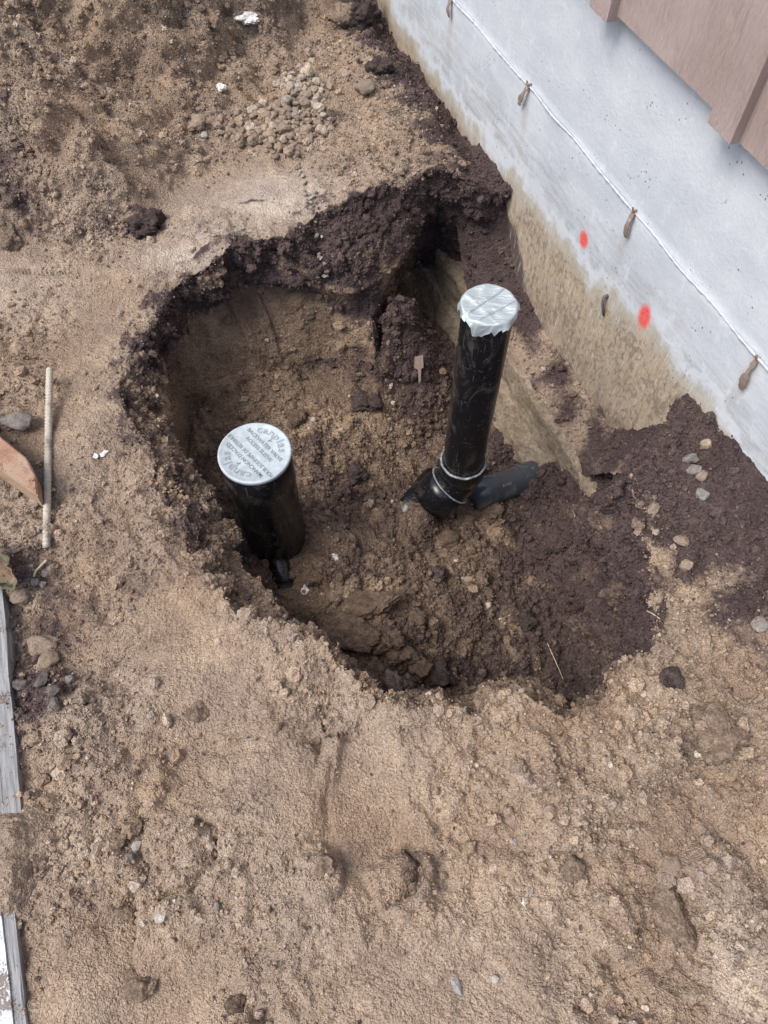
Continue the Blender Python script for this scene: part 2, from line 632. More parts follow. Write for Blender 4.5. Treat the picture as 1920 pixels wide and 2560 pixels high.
RIM = [(1085, 378), (1040, 385), (1000, 378), (940, 366), (880, 392), (835, 402), (790, 418), (745, 445), (700, 462), (655, 488), (600, 508), (550, 522), (505, 535),
       (470, 562), (430, 588), (392, 604), (362, 632), (338, 660), (322, 705), (300, 752), (280, 790), (262, 845), (276, 885), (300, 920), (330, 958), (340, 1000),
       (345, 1060), (372, 1115), (400, 1160), (440, 1210), (478, 1262), (500, 1310), (545, 1332), (600, 1352), (650, 1372), (700, 1395), (740, 1432),
       (775, 1472), (820, 1510), (870, 1530), (925, 1534), (970, 1541), (1018, 1530), (1060, 1510), (1105, 1496), (1150, 1512), (1195, 1545), (1232, 1560),
       (1275, 1535), (1298, 1495), (1302, 1455), (1345, 1430), (1395, 1400), (1412, 1340), (1398, 1265), (1392, 1200), (1398, 1130), (1372, 1080),
       (1345, 1020), (1385, 965), (1440, 915), (1482, 880)]
MID = [(1092, 470, -.16), (1040, 470, -.12), (985, 470, -.13), (930, 500, -.14), (880, 560, -.17), (830, 610, -.17), (760, 640, -.16), (700, 622, -.14), (640, 615, -.14), (560, 612, -.14),
       (500, 612, -.14), (440, 636, -.14), (395, 668, -.15), (372, 712, -.16), (362, 780, -.17), (358, 850, -.17), (372, 910, -.17), (392, 975, -.17),
       (420, 1010, -.17), (452, 1052, -.17), (480, 1105, -.17), (505, 1165, -.17), (532, 1235, -.17), (556, 1290, -.16), (600, 1325, -.14)]
MID2 = [(650, 1352, -.14), (740, 1410, -.16), (820, 1488, -.16), (930, 1512, -.16), (1020, 1508, -.16), (1105, 1476, -.16), (1190, 1520, -.16), (1240, 1525, -.16), (1262, 1500, -.14),
        (1305, 1452, -.12), (1352, 1395, -.12), (1342, 1325, -.12), (1338, 1265, -.12), (1342, 1200, -.12), (1318, 1150, -.13), (1298, 1095, -.14), (1290, 1000, -.22), (1330, 962, -.2)]
FOOT = [(1105, 640), (1080, 660), (1035, 700), (1000, 880), (985, 960), (955, 930), (915, 885), (870, 838), (820, 800), (760, 772), (700, 772), (640, 790), (560, 815), (500, 835), (452, 858),
        (412, 880), (392, 925), (392, 985)]
FOOT2 = [(1215, 1530), (1222, 1480), (1212, 1410), (1195, 1340), (1168, 1260), (1140, 1180), (1130, 1105), (1128, 1062), (1210, 1010), (1300, 965)]


def polar(pts):
    d = np.array([[p[0] - C0[0], p[1] - C0[1]] for p in pts])
    return np.arctan2(d[:, 1], d[:, 0]), np.hypot(d[:, 0], d[:, 1]), np.array([p[2] for p in pts])


NTH = 1400
TH = np.linspace(-math.pi, math.pi, NTH, endpoint=False)


def ring(pts):
    a, r, z = polar(pts)
    o = np.argsort(a)
    a, r, z = a[o], r[o], z[o]
    return np.interp(TH, a, r, period=2 * math.pi), np.interp(TH, a, z, period=2 * math.pi)


foot_w = [on_floor(*p) for p in FOOT]
foot2_w = [on_floor(*p) for p in FOOT2]
foot2_w = foot2_w[:-2]
foot_w = foot_w[8:]
# along the house the pit floor runs on under the footing
ledge_rim = [wall_pt(s_, 0, c_) for s_, c_ in ((.86, 1.20), (1.0, 1.25), (1.2, 1.27), (1.5, 1.27), (1.72, 1.2))]
ledge_mid = [wall_pt(s_, z_, c_) for s_, c_, z_ in ((1.0, 1.22, -.3), (1.2, 1.24, -.3), (1.5, 1.24, -.3), (1.66, 1.2, -.25), (1.80, 1.05, -.13), (1.84, .96, -.12), (1.86, .88, -.12))]
foot2_w += [wall_pt(s_, z_, c_) for s_, c_, z_ in ((.955, .85, -.62), (.96, .92, -.58), (.975, 1.03, -.56), (1.0, 1.17, -.54), (1.2, 1.20, -.60), (1.5, 1.18, -.56), (1.74, 1.10, -.58), (1.90, 1.0, -.57), (1.98, .95, -.56), (1.95, .86, -.50))]
rA, _ = ring([at_z(x, y, 0) for x, y in RIM] + ledge_rim)
mid_w = [at_z(*p) for p in MID[4:] + MID2[:-2]] + ledge_mid
rB, zB = ring(mid_w)
hidden = []
for x, y, z in MID[18:] + MID2[:8]:           # banks whose foot the photo does not show: slightly undercut
    p = at_z(x, y, z)
    d = p[:2] - C0
    q = C0 + d * (1 + .02 / np.linalg.norm(d))
    hidden.append(np.array([q[0], q[1], float(floor_z(q[0], q[1]))]))
rC, zC = ring(foot_w + foot2_w + hidden)


def smooth_ring(a, k):
    ker = np.ones(k) / k
    return np.convolve(np.concatenate([a[-k:], a, a[:k]]), ker, 'same')[k:-k]


def ring_noise(freq_m, amp, off):
    P = np.stack([np.cos(TH) * .8, np.sin(TH) * .8, np.zeros(NTH)], 1)
    return noise(P, freq_m, off) * amp


rA = smooth_ring(rA, 9) + ring_noise(.10, .018, 1) + ring_noise(.035, .010, 2) + ring_noise(.014, .005, 3)
rB = smooth_ring(rB, 11) + ring_noise(.12, .022, 4) + ring_noise(.04, .012, 5)
rC = smooth_ring(rC, 15) + ring_noise(.15, .03, 6) + ring_noise(.05, .012, 7)
zB = smooth_ring(zB, 21); zC = smooth_ring(zC, 21)
rB = np.minimum(rB, rA + .0)

HEAP = [at_z(*p, 0) for p in [(-260, 640), (-60, 575), (60, 540), (130, 505), (235, 515), (335, 480), (400, 405), (470, 335), (560, 300), (650, 285), (715, 195), (750, 110), (790, 10), (830, -140), (850, -400)]]
SCARPS = [  # broken lips in the trampled soil: polyline and drop in metres (to the right of its direction)
    ([(720, 1640), (712, 1720), (722, 1790), (742, 1830), (750, 1880)], .012),
    ([(440, 1770), (475, 1790), (472, 1860), (430, 1900), (420, 1930)], .022),
    ([(400, 1925), (360, 1945), (330, 1960)], .022),
    ([(100, 1745), (118, 1800), (112, 1860), (120, 1890)], .022),
    ([(262, 1910), (290, 1960), (300, 2010), (285, 2070), (290, 2110)], .020),
    ([(720, 1860), (690, 1840), (655, 1870)], .016),
    ([(880, 1830), (915, 1870), (900, 1930), (840, 1960)], .026),
    ([(1290, 2060), (1330, 2085), (1370, 2060)], .016),
    ([(660, 1600), (700, 1590), (690, 1640)], .016),
    ([(270, 1390), (245, 1430), (200, 1460)], .020),
    ([(1240, 2180), (1290, 2160), (1300, 2130)], .015),
    ([(0, 590), (60, 586), (110, 592), (170, 588)], .012),
    ([(1480, 1950), (1500, 2050), (1540, 2110)], .018),
]


def ground_z(P):
    xy = P[:, :2]
    d, sd, _ = poly_dist(xy, HEAP)
    ins = np.where(sd > 0, d, 0).astype(np.float32)
    lump = noise(P * [1, 1, 0], .33, 3)
    z = .30 * sstep(0, .75, ins + .10 * lump * sstep(0, .2, ins)) + .11 * sstep(0, .14, ins) * sstep(2.2, .9, xy[:, 1] + .6 * xy[:, 0])
    z += .10 * sstep(0, .5, ins) * lump
    far = sstep(3.0, 7.0, np.linalg.norm(xy - C0, axis=1))
    z = z * (1 - far)
    # soil left higher against the house on the near side
    c = xy @ WN; s = xy @ WD
    z += .025 * sstep(.85, 1.05, c) * sstep(1.0, .5, s)
    z -= .075 * sstep(.95, 1.08, c) * sstep(1.4, 1.9, s) * sstep(3.2, 2.6, s)
    z += (noise(P * [1, 1, 0], .42, 9) * .028 + noise(P * [1, 1, 0], .17, 8) * .020) * (1 - far)
    return z


# radial samples: floor, lower bank, upper bank, open ground
nf, n1, n2, n3, n4 = 190, 105, 62, 360, 26
out = np.cumsum(np.geomspace(.0032, .0115, n3))
far = out[-1] * np.geomspace(1.04, 24, n4)
OUT = np.concatenate([out, far])
HOL = smooth_ring(((TH > 1.75) | (TH < -2.6)).astype(float), 121)
rows_r, rows_z = [], []
tf = np.linspace(0.0, 1, nf) ** .8
R_f = tf[:, None] * rC[None, :]
for t, r in zip(tf, R_f):
    x = C0[0] + np.cos(TH) * r; y = C0[1] + np.sin(TH) * r
    w = sstep(.8, 1.0, t)
    rows_r.append(r); rows_z.append(floor_z(x, y) * (1 - w) + zC * w)
for t in np.linspace(0, 1, n1 + 1)[1:]:
    bow = math.sin(math.pi * t) * .02
    hollow = math.sin(math.pi * t ** 2.6) * .055
    rows_r.append(rC + (rB - rC) * t + bow * (rB - rC < .10) + hollow * HOL); rows_z.append(zC + (zB - zC) * t ** .92)
PA = np.stack([C0[0] + np.cos(TH) * rA, C0[1] + np.sin(TH) * rA, np.zeros(NTH)], 1)
zA = ground_z(PA)
for t in np.linspace(0, 1, n2 + 1)[1:]:
    rows_r.append(rB + (rA - rB) * t); rows_z.append(zB + (zA - zB) * (1 - (1 - t) ** 1.15))
for d in OUT:
    P = np.stack([C0[0] + np.cos(TH) * (rA + d), C0[1] + np.sin(TH) * (rA + d), np.zeros(NTH)], 1)
    rows_r.append(rA + d); rows_z.append(ground_z(P))
RR = np.array(rows_r, np.float32); ZZ = np.array(rows_z, np.float32)
# round the corners of the section
for _ in range(3):
    k = np.array([.25, .5, .25])
    a, b = nf - 12, nf + n1 + n2 + 10
    RR[a:b] = .25 * RR[a - 1:b - 1] + .5 * RR[a:b] + .25 * RR[a + 1:b + 1]
    ZZ[a:b] = .25 * ZZ[a - 1:b - 1] + .5 * ZZ[a:b] + .25 * ZZ[a + 1:b + 1]
NR = len(RR)
G = np.stack([C0[0] + np.cos(TH)[None] * RR, C0[1] + np.sin(TH)[None] * RR, ZZ], -1).astype(np.float32)


def grid_normals(G, closed=True):
    if closed:
        du = np.roll(G, -1, 1) - np.roll(G, 1, 1)
    else:
        du = np.gradient(G, axis=1)
    dv = np.gradient(G, axis=0)
    n = np.cross(dv, du)
    n /= np.linalg.norm(n, axis=2, keepdims=True) + 1e-12
    return n


NN = -grid_normals(G)
if NN[NR // 2 + 200, :, 2].mean() < 0: NN = -NN
P = G.reshape(-1, 3)
seg = np.repeat(np.arange(NR), NTH)
is_floor = (seg < nf)
is_bank = (seg >= nf) & (seg < nf + n1 + n2)
is_upper = (seg >= nf + n1) & (seg < nf + n1 + n2)
is_open = seg >= nf + n1 + n2
xy = P[:, :2]


def blob(x, y, rx, ry=None, z=0.0):
    """soft patch surveyed at photo place x, y; radii in metres"""
    q = at_z(x, y, z)
    ry = ry or rx
    return np.exp(-(((xy[:, 0] - q[0]) / rx) ** 2 + ((xy[:, 1] - q[1]) / ry) ** 2))


wc = xy @ WN; ws = xy @ WD
n_lo = noise(P, .22, 21); n_mid = noise(P, .07, 22); n_sm = noise(P, .028, 23)
heap_d, heap_s, _ = poly_dist(xy, HEAP)
heap_in = np.where(heap_s > 0, heap_d, 0)

# --- where the soil is smooth (trampled) and where it is crumbly
smoothness = np.zeros(len(P), np.float32)
for b in (blob(560, 440, .32, .22), blob(620, 1700, .18), blob(60, 600, .25, .12), blob(400, 560, .25, .1), blob(800, 1640, .12, .2), blob(420, 1430, .2, .16),
          blob(180, 950, .12, .2), blob(1000, 2150, .25, .15), blob(300, 2150, .2, .1), blob(700, 1950, .1), blob(230, 700, .1, .3)):
    smoothness = np.maximum(smoothness, b)
rough = np.clip(.95 - .72 * smoothness + n_lo * .55, .18, 1.35)
rough *= np.where(is_open & (wc < .9) & (xy[:, 0] > .3), 1.2, 1.0)
rough[is_bank] = np.clip(1.0 + n_lo[is_bank] * .6, .5, 1.5)
rough[is_floor] = np.clip(1.2 + n_lo[is_floor] * .9, .5, 1.8)

# --- displacement along the normal
disp = n_mid * .009 * rough
b1 = np.abs(noise(P, .058, 31)); b2 = np.abs(noise(P, .027, 32)); b3 = np.abs(noise(P, .0125, 33))
disp += (b1 * .024 + b2 * .0160) * rough + b3 * .0075 * (.35 + .65 * rough) - .010 * rough
pl = noise(P, .13, 34) + .35 * noise(P, .045, 35)
disp += np.tanh(pl * 22) * .0060 * np.clip(rough, .3, 1.1)
bank_bl = np.abs(noise(P * [1, 1, 1.6], .11, 36)) * .035
bank_bl += sstep(.3, .42, xy[:, 0]) * sstep(1.3, 1.0, xy[:, 1]) * (np.abs(noise(P, .15, 45)) * .055 + np.abs(noise(P, .06, 46)) * .022 - .02)
calm = 1 - .88 * sstep(-.12, -.16, P[:, 2]) * sstep(.12, -.02, xy[:, 0]) * sstep(.85, 1.05, xy[:, 1])
disp *= np.where(is_bank, .25 + .75 * calm, 1)
cleft = np.clip(.05 - np.abs(noise(P * [1, 1, 1.4], .26, 41) + .3 * noise(P, .06, 42)), 0, .05) * .12 * sstep(-.05, .25, noise(P, .15, 43))
disp -= np.where(is_bank, cleft * (1 - calm), 0)
disp += np.where(is_bank, bank_bl - .012, 0) * calm
disp -= np.where(is_bank, np.clip(.06 - np.abs(noise(P * [1, 1, 2.2], .16, 37)), 0, .06) * .35 * np.clip(calm * 1.3 - .3, 0, 1), 0)
for pts, drop in SCARPS:
    w = [at_z(x, y, 0) for x, y in pts]
    d, sd, al = poly_dist(xy, w)
    k = np.exp(-(d / .05)) * drop * 1.7 * np.sin(np.pi * np.clip(al, .12, .88))
    wig = n_sm * .006
    disp += np.where(is_open & (d < .3), np.where(sd > wig * 50, .45 * k, -.55 * k) - np.exp(-(d / .006) ** 2) * drop * .4, 0)
q_ = at_z(795, 1745, 0)
fx = (xy[:, 0] - q_[0]) / .070; fy = (xy[:, 1] - q_[1]) / .150
foot_in = sstep(1.15, .85, np.sqrt(fx * fx + fy * fy) + n_mid * .25) * is_open
disp = disp * (1 - .55 * foot_in) - .012 * foot_in
q_ = at_z(235, 1425, 0)
foot2 = sstep(1.2, .8, np.hypot((xy[:, 0] - q_[0]) / .10, (xy[:, 1] - q_[1]) / .05) + n_mid * .25) * is_open
disp = disp * (1 - .5 * foot2) - .015 * foot2
for x_, y_, rr_, hh_ in ((150, 385, .075, .07), (1545, 1590, .055, .03), (120, 330, .06, .03), (1400, 1640, .05, .02), (60, 1800, .06, .02), (430, 1835, .04, .022), (250, 1900, .035, .022), (700, 1890, .04, .02), (1330, 1990, .05, .02), (1560, 1900, .05, .02), (860, 1910, .05, .02), (1150, 1650, .06, .018), (300, 1700, .05, .018)):
    q_ = at_z(x_, y_, 0)
    dd_ = np.hypot(xy[:, 0] - q_[0], xy[:, 1] - q_[1]) / rr_ + n_mid * .5 + n_sm * .3
    disp += is_open * hh_ * sstep(1.15, .75, dd_)
# clumped face of the spoil heap
disp += np.where(is_open, sstep(0.02, .2, heap_in) * (np.abs(noise(P, .22, 38)) * .10 + np.abs(noise(P, .09, 39)) * .045 - .045), 0)
disp *= np.where(seg >= nf + n1 + n2 + n3, .3, 1.0)
# keep the floor calm where pipes stand
P2 = P + NN.reshape(-1, 3) * disp[:, None]
G2 = P2.reshape(NR, NTH, 3)

# --- soil layers, with the spoil heap's shade painted in
zz = P2[:, 2]
dark = np.zeros(len(P), np.float32)
lay = .075 * sstep(1.22, 1.02, xy[:, 1]) * (xy[:, 0] < 0)
bank_dark = sstep(-.165, -.142, zz - lay + n_mid * .03 + n_sm * .02)                     # topsoil band over sand
east = sstep(-.10, .10, xy[:, 0] + .25 * n_lo + n_mid * .15) * sstep(.9, 1.2, xy[:, 1])   # loam fallen along the far corner
right = sstep(.30, .42, xy[:, 0] + n_mid * .08)
bank_dark *= np.clip(1.0 - .58 * sstep(-.1, -.4, xy[:, 0]) * sstep(1.5, 1.2, xy[:, 1]) + n_mid * .9, 0, 1)
bd = np.maximum(bank_dark, np.maximum(east * .95, right * (.74 + .2 * sstep(.6, .9, xy[:, 1]) + n_mid * .5 + n_lo * .2)))
near_bank = sstep(.55, .35, xy[:, 1])
bd = bd * (1 - .9 * near_bank * (zz > -.1))
dark[is_bank] = bd[is_bank]
fl = .36 + n_lo * .45 + n_mid * .35
fl = np.maximum(fl, .85 * sstep(.22, .46, xy[:, 0] + n_mid * .2))
fl = np.maximum(fl, .9 * np.maximum(blob(700, 760, .20, .07, -.40), blob(900, 860, .14, .08, -.42)))
fl = np.maximum(fl, .55 * np.maximum(blob(1020, 1330, .22, .22, -.45), blob(1080, 1180, .12, .1, -.5)))
fl = np.maximum(fl, (1.25 + n_mid * .5) * np.exp(-(((wc - .70) / .24) ** 2 + ((ws - 1.62) / .30) ** 2)))
fl = fl - .8 * np.maximum(blob(720, 890, .24, .08, -.4), np.maximum(blob(800, 1290, .13, .05, -.4), blob(560, 850, .2, .1, -.4)))
dark[is_floor] = fl[is_floor]
op = np.zeros(len(P), np.float32)
strip = sstep(.86, 1.02, wc + n_mid * .12) * sstep(1.5, 1.7, ws)
op = np.maximum(op, strip)
lineR = [at_z(x, y, 0) for x, y in [(1380, 1120), (1400, 1200), (1470, 1250), (1560, 1330), (1680, 1420), (1800, 1500)]]
dR, sR, _ = poly_dist(xy, lineR)
op = np.maximum(op, sstep(-.11, .12, np.where(sR > 0, dR, -dR) + n_mid * .16 + n_lo * .08 + n_sm * .05) * (xy[:, 0] > .3) * (ws < 1.2) * .97)
for x, y, a, b, k in ((840, 150, .07, .14, .8), (720, 250, .06, .05, .7), (860, 240, .1, .05, .4), (305, 495, .05, .05, .85), (20, 430, .12, .1, .75), (60, 480, .08, .06, .7), (980, 330, .12, .06, .6),  # patches in the heap's hollow at far left: shade painted in loam colour
                      (230, 500, .06, .04, .6), (895, 1890, .035, .05, .75), (75, 1500, .06, .12, .9), (90, 1400, .06, .10, .8), (120, 1470, .06, .06, .6), (45, 1230, .08, .06, .7), (130, 1290, .06, .04, .55),
                      (390, 1120, .035, .10, .8), (450, 1200, .035, .07, .75), (300, 1250, .10, .05, .45), (310, 880, .03, .12, .75), (320, 980, .03, .06, .5), (545, 440, .05, .008, .8),
                      (270, 940, .05, .03, .45), (200, 1310, .12, .05, .45), (400, 200, .15, .1, .18), (330, 140, .12, .08, .25), (20, 250, .12, .12, .3), (1240, 1870, .03, .02, .5),
                      (1480, 1620, .08, .05, .3), (60, 1650, .04, .05, .35), (760, 20, .06, .08, .7), (100, 730, .1, .04, .2), (560, 90, .1, .05, .3), (760, 330, .16, .05, .30)):
    op = np.maximum(op, k * blob(x, y, a, b))
op += n_mid * .22 * sstep(.1, .35, op) + np.clip(n_lo, 0, 1) * .10
dark[is_open] = op[is_open]
rimband = is_open & (RR.reshape(-1) - np.tile(rA, NR) < .06) & ((xy[:, 1] > 1.0) | ((xy[:, 0] > .36) & (xy[:, 1] > .62)))
dark[rimband] = np.maximum(dark[rimband], (.32 + n_mid * .9 + n_sm * .4)[rimband])
dark[is_bank & (xy[:, 1] < .62) & (xy[:, 0] < .42)] = np.maximum(.0, n_mid * .5 + .25 - .6 * sstep(-.09, -.03, zz))[is_bank & (xy[:, 1] < .62) & (xy[:, 0] < .42)]

dry = np.clip(.28 + n_lo * .45, 0, 1)
for x, y, a, b, k in ((580, 430, .30, .16, 1.0), (420, 560, .25, .08, .9), (480, 500, .2, .1, .9), (60, 620, .2, .2, .55), (520, 1500, .3, .15, .3), (1000, 2100, .4, .15, .35), (20, 60, .4, .6, .8), (850, 480, .1, .05, .5), (1600, 2080, .08, .2, .7)):
    dry = np.maximum(dry, k * blob(x, y, a, b))
dry[~is_open] *= .1
moist_shade = np.clip(.25 + n_lo * .5, 0, 1) * .7
moist_shade[is_open] = np.clip(.12 + n_lo[is_open] * .5 + .12 * sstep(.02, .15, heap_in[is_open]), 0, .6)  # last term paints the heap slope's shade with the moist soil colour
moist_shade[is_bank] = .45 + n_mid[is_bank] * .5
moist_shade[is_floor] = np.clip(.62 + n_mid[is_floor] * .6 - .5 * np.maximum(blob(720, 890, .24, .08, -.4), blob(800, 1290, .13, .05, -.4))[is_floor], 0, 1)

low_left = is_bank & (xy[:, 0] < -.15) & (xy[:, 1] < 1.42) & (zz > -.24)
moist_shade[low_left] *= .35
dry[low_left] = .15
me = grid_mesh('ground', G2, NTH, NR, True)
tone = n_lo * .5 + noise(P, .10, 24) * .5 + n_sm * .35
fattr(me, 'tone', tone); fattr(me, 'dark', dark); fattr(me, 'dry', dry); fattr(me, 'moist', np.clip(moist_shade, 0, 1))
ground = link('ground', me, M['soil'])
tag(ground, kind='structure')
NF = grid_normals(G2); NF = -NF
if NF[NR // 2 + 200, :, 2].mean() < 0: NF = -NF
NF = NF.reshape(-1, 3)

# ------------------------------------------------------------------ soil lying on the footing ledge
ns, nc = 330, 70
S_ = np.linspace(.55, 1.95, ns); C_ = np.linspace(.972, 1.13, nc)
cs, ss = np.meshgrid(C_, S_, indexing='ij')
LP = (WN[None, None] * cs[..., None] + WD[None, None] * ss[..., None])
lz = -.395 + .055 * sstep(.99, 1.10, cs) + .26 * sstep(1.62, 1.86, ss + .7 * (cs - 1.03)) + .03 * sstep(1.3, 1.55, ss) + .34 * sstep(.97, .66, ss - .35 * (cs - 1.03))
lz -= .04 * sstep(1.0, .972, cs)
LG = np.stack([LP[..., 0], LP[..., 1], lz], -1)
lp = LG.reshape(-1, 3)
lz2 = noise(lp, .09, 51) * .012 + np.abs(noise(lp, .05, 52)) * .014 + np.abs(noise(lp, .024, 53)) * .010 + np.abs(noise(lp, .012, 54)) * .005 - .008
LG[..., 2] += lz2.reshape(nc, ns)
me = grid_mesh('ledge_soil', LG, ns, nc)
ld = np.clip(.42 + noise(lp, .08, 55) * .9 + .8 * sstep(1.35, 1.55, ss).ravel() + .8 * sstep(1.02, .90, ss).ravel() - .35 * sstep(1.03, .97, cs).ravel(), 0, 1)
ltone = noise(lp, .06, 56) * .7
fattr(me, 'tone', ltone); fattr(me, 'dark', ld); fattr(me, 'dry', np.full(len(lp), .35)); fattr(me, 'moist', np.full(len(lp), .25))
ledge = link('ledge_soil', me, M['soil'])
tag(ledge, 'loose dark soil lying on the footing ledge along the foundation wall', 'soil', kind='stuff')
LN = grid_normals(LG, False)
if LN[..., 2].mean() < 0: LN = -LN
LN = LN.reshape(-1, 3)
LV = LG.reshape(-1, 3)

# ------------------------------------------------------------------ finding the soil surface at a surveyed place
ALLV = np.concatenate([P2, LV]); ALLN = np.concatenate([NF, LN])
ATT = np.concatenate([np.stack([dark, dry, moist_shade, tone], 1), np.stack([ld, np.full(len(lp), .35), np.full(len(lp), .25), ltone], 1)]).astype(np.float32)
REL = ALLV - np.array([0, 0, CAM_H], np.float32)
DEP = REL[:, 1] * CP - REL[:, 2] * SP
ok = DEP > .3
PXX = np.where(ok, (960 + FOCAL * REL[:, 0] / np.where(ok, DEP, 1)) / K, -9999)
PXY = np.where(ok, (1280 - FOCAL * (REL[:, 1] * SP + REL[:, 2] * CP) / np.where(ok, DEP, 1)) / K, -9999)
CELL = 8
vis = (PXX > -160) & (PXX < 1820) & (PXY > -160) & (PXY < 2370)
VI = np.nonzero(vis)[0]
bx = ((PXX[VI] + 160) // CELL).astype(int); by = ((PXY[VI] + 160) // CELL).astype(int)
NB = 260
key = by * NB + bx
order = np.lexsort((DEP[VI], key))
ks = key[order]
first = np.ones(len(ks), bool); first[1:] = ks[1:] != ks[:-1]
SURF = dict(zip(ks[first].tolist(), VI[order[first]].tolist()))


def soil(x, y):
    """point and normal of the soil surface seen at photo place x, y"""
    k = int((y + 160) // CELL) * NB + int((x + 160) // CELL)
    for dk in (0, 1, -1, NB, -NB, NB + 1, 2, -2):
        if k + dk in SURF:
            i = SURF[k + dk]
            d = sight(x, y)
            t = DEP[i] / (d[1] * CP - d[2] * SP)
            return d * t + np.array([0, 0, CAM_H]), ALLN[i]
    p = at_z(x, y, 0)
    return p, Z


# ------------------------------------------------------------------ the house: foundation wall, footing, siding
def wall_obj(name, me, mat, parent=None):
    """mesh in wall coordinates: x along the wall, y out of the wall towards the yard (negative) , z up"""
    return link(name, me, mat, parent)


house_ang = math.atan2(WD[1], WD[0])
wall = empty('foundation_wall', (WN[0] * WC, WN[1] * WC, 0), house_ang)
# local +x = along the wall away from the viewer; local +y = towards the yard (left of x), so the house is at -y
tag(wall, 'pale grey concrete foundation wall, soil-stained low down, with two red paint marks', 'foundation wall')
sx = np.concatenate([np.linspace(-3, .2, 30)[:-1], np.linspace(.2, 3.3, 420), np.linspace(3.3, 9, 30)[1:]])
hz = np.concatenate([np.linspace(-.55, .10, 95)[:-1], np.linspace(.10, .72, 45)])
gx, gz = np.meshgrid(sx, hz)
fp = np.stack([gx.ravel(), np.zeros(gx.size), gz.ravel()], 1)
rel = noise(fp, .35, 61) * .004 + noise(fp, .09, 62) * .0015
# the lower pour stands a few millimetres proud below the seam
rel += np.where(gz.ravel() < .262, .004, 0)
hb = np.interp(gx.ravel(), [0, .486, .583, .777, .912, 1.04, 1.215, 1.454, 1.652, 1.876, 2.087, 2.481, 2.75, 4],
               [.04, .032, .026, .035, .057, .014, -.014, -.014, -.03, -.035, -.035, -.026, .02, .02])
stain = sstep(.09, -.11, gz.ravel() - hb + noise(fp, .16, 63) * .05 + noise(fp * [1.3, 1, 1], .05, 64) * .022)
crust = np.clip(noise(fp, .045, 65) + .7 * noise(fp, .018, 68) - .36, 0, 1) * .0 * stain
rel += crust
sl = np.interp(gx.ravel(), [1.2, 1.5, 1.62, 1.85, 2.3, 2.8], [-.40, -.34, -.2, -.07, -.13, -.10])
loamw = sstep(.05, -.03, gz.ravel() - sl + noise(fp, .07, 66) * .05)
loamw = np.maximum(loamw, sstep(.05, -.04, gz.ravel() + .36 + noise(fp, .09, 67) * .06))
fp[:, 1] = rel
me = grid_mesh('wall_face', fp, len(sx), len(hz))
fattr(me, 'stain', stain); fattr(me, 'loam', loamw)
face = link('concrete_face', me, M['wall'], wall)
V, F = box(-3, 9, -.22, -.006, -.56, .719)
core = link('wall_core', mesh('wall_core', V, F), M['footing'], wall, smooth=False)
V, F = sweep([(x, .006 + .002 * math.sin(x * 21), .262 + .002 * math.sin(x * 5) + .0012 * math.sin(x * 31)) for x in np.arange(-.2, 4.2, .006)],
             [.0027 * (1 + .30 * math.sin(x * 97) * math.sin(x * 61) + .25 * math.sin(x * 233 + 2 * math.sin(x * 31))) for x in np.arange(-.2, 4.2, .006)], 7)
link('form_seam', mesh('form_seam', V, F), M['seam'], wall)


def snap_tie(s, ztop, length, seed):
    r = random.Random(seed)
    V, F = [], []
    prof = [(0, .006), (.012, .009), (.016, .0055), (.03, .0065), (.036, .011), (.05, .0105), (.056, .0065), (.062, .0085), (.068, .004)]
    k = length / .068
    tilt = r.uniform(-.08, .12)
    for i, (d, w) in enumerate(prof):
        d *= k
        w *= .8 + r.uniform(-.2, .2)
        cx = s + tilt * d * 3
        y0 = .006 + .010 * math.sin(d / length * 2.6)
        V += [(cx - w, y0, ztop - d), (cx + w, y0 + .001, ztop - d), (cx + w, y0 + .004, ztop - d), (cx - w, y0 + .003, ztop - d)]
    n = len(prof)
    for i in range(n - 1):
        for q in range(4):
            a, b = i * 4 + q, i * 4 + (q + 1) % 4
            F.append((a, b, b + 4, a + 4))
    F += [(3, 2, 1, 0), tuple((n - 1) * 4 + q for q in range(4))]
    b = len(V)                                       # the wire stub it hangs from
    v2, f2 = sweep([(s, -.01, ztop + .002), (s, .012, ztop + .004), (s + .002, .014, ztop + .014)], .0028, 8)
    V += v2; F += [tuple(q + b for q in f) for f in f2]
    link('snap_tie', mesh('snap_tie', V, F), M['rust'], wall, smooth=False)


for s, zt, ln, sd in ((2.222, .258, .05, 1), (1.712, .266, .064, 2), (1.166, .262, .066, 3), (.680, .258, .082, 4), (2.73, .26, .06, 5), (.17, .26, .06, 6)):
    snap_tie(s, zt, ln, sd)
V, F = sweep([(1.160, .001, .004), (1.159, .016, .004), (1.157, .017, -.012), (1.151, .012, -.038), (1.148, .006, -.056)], [.006, .0055, .0042, .0035, .0024], 9)
link('bent_nail', mesh('bent_nail', V, F), M['stone_dark'], wall)

# footing
foot = empty('concrete_footing', (WN[0] * WC, WN[1] * WC, 0), house_ang)
tag(foot, 'rough tan concrete footing ledge under the foundation wall inside the hole', 'footing')
V, F = boxgrid(6.0, .40, .26, 300, 12, 22)
V = V + [-2, -.265, -.665]
q = noise(V, .16, 71) * .012 + noise(V, .05, 72) * .009 + np.abs(noise(V, .03, 73)) * .008
fr = sstep(.05, .13, V[:, 1])
V[:, 1] += q * fr + .006 * fr * sstep(-.52, -.54, V[:, 2])
V[:, 2] += noise(V, .11, 74) * .010 - np.abs(noise(V, .035, 79)) * .014 * sstep(.09, .13, V[:, 1]) * sstep(-.5, -.41, V[:, 2])
link('footing_beam', mesh('footing_beam', V, F), M['footing'], foot)
V, F = boxgrid(1.5, .19, .135, 180, 12, 14)          # spilled lip below the form board
V = V + [.97, .0, -.67]
fr = sstep(.02, .18, V[:, 1])
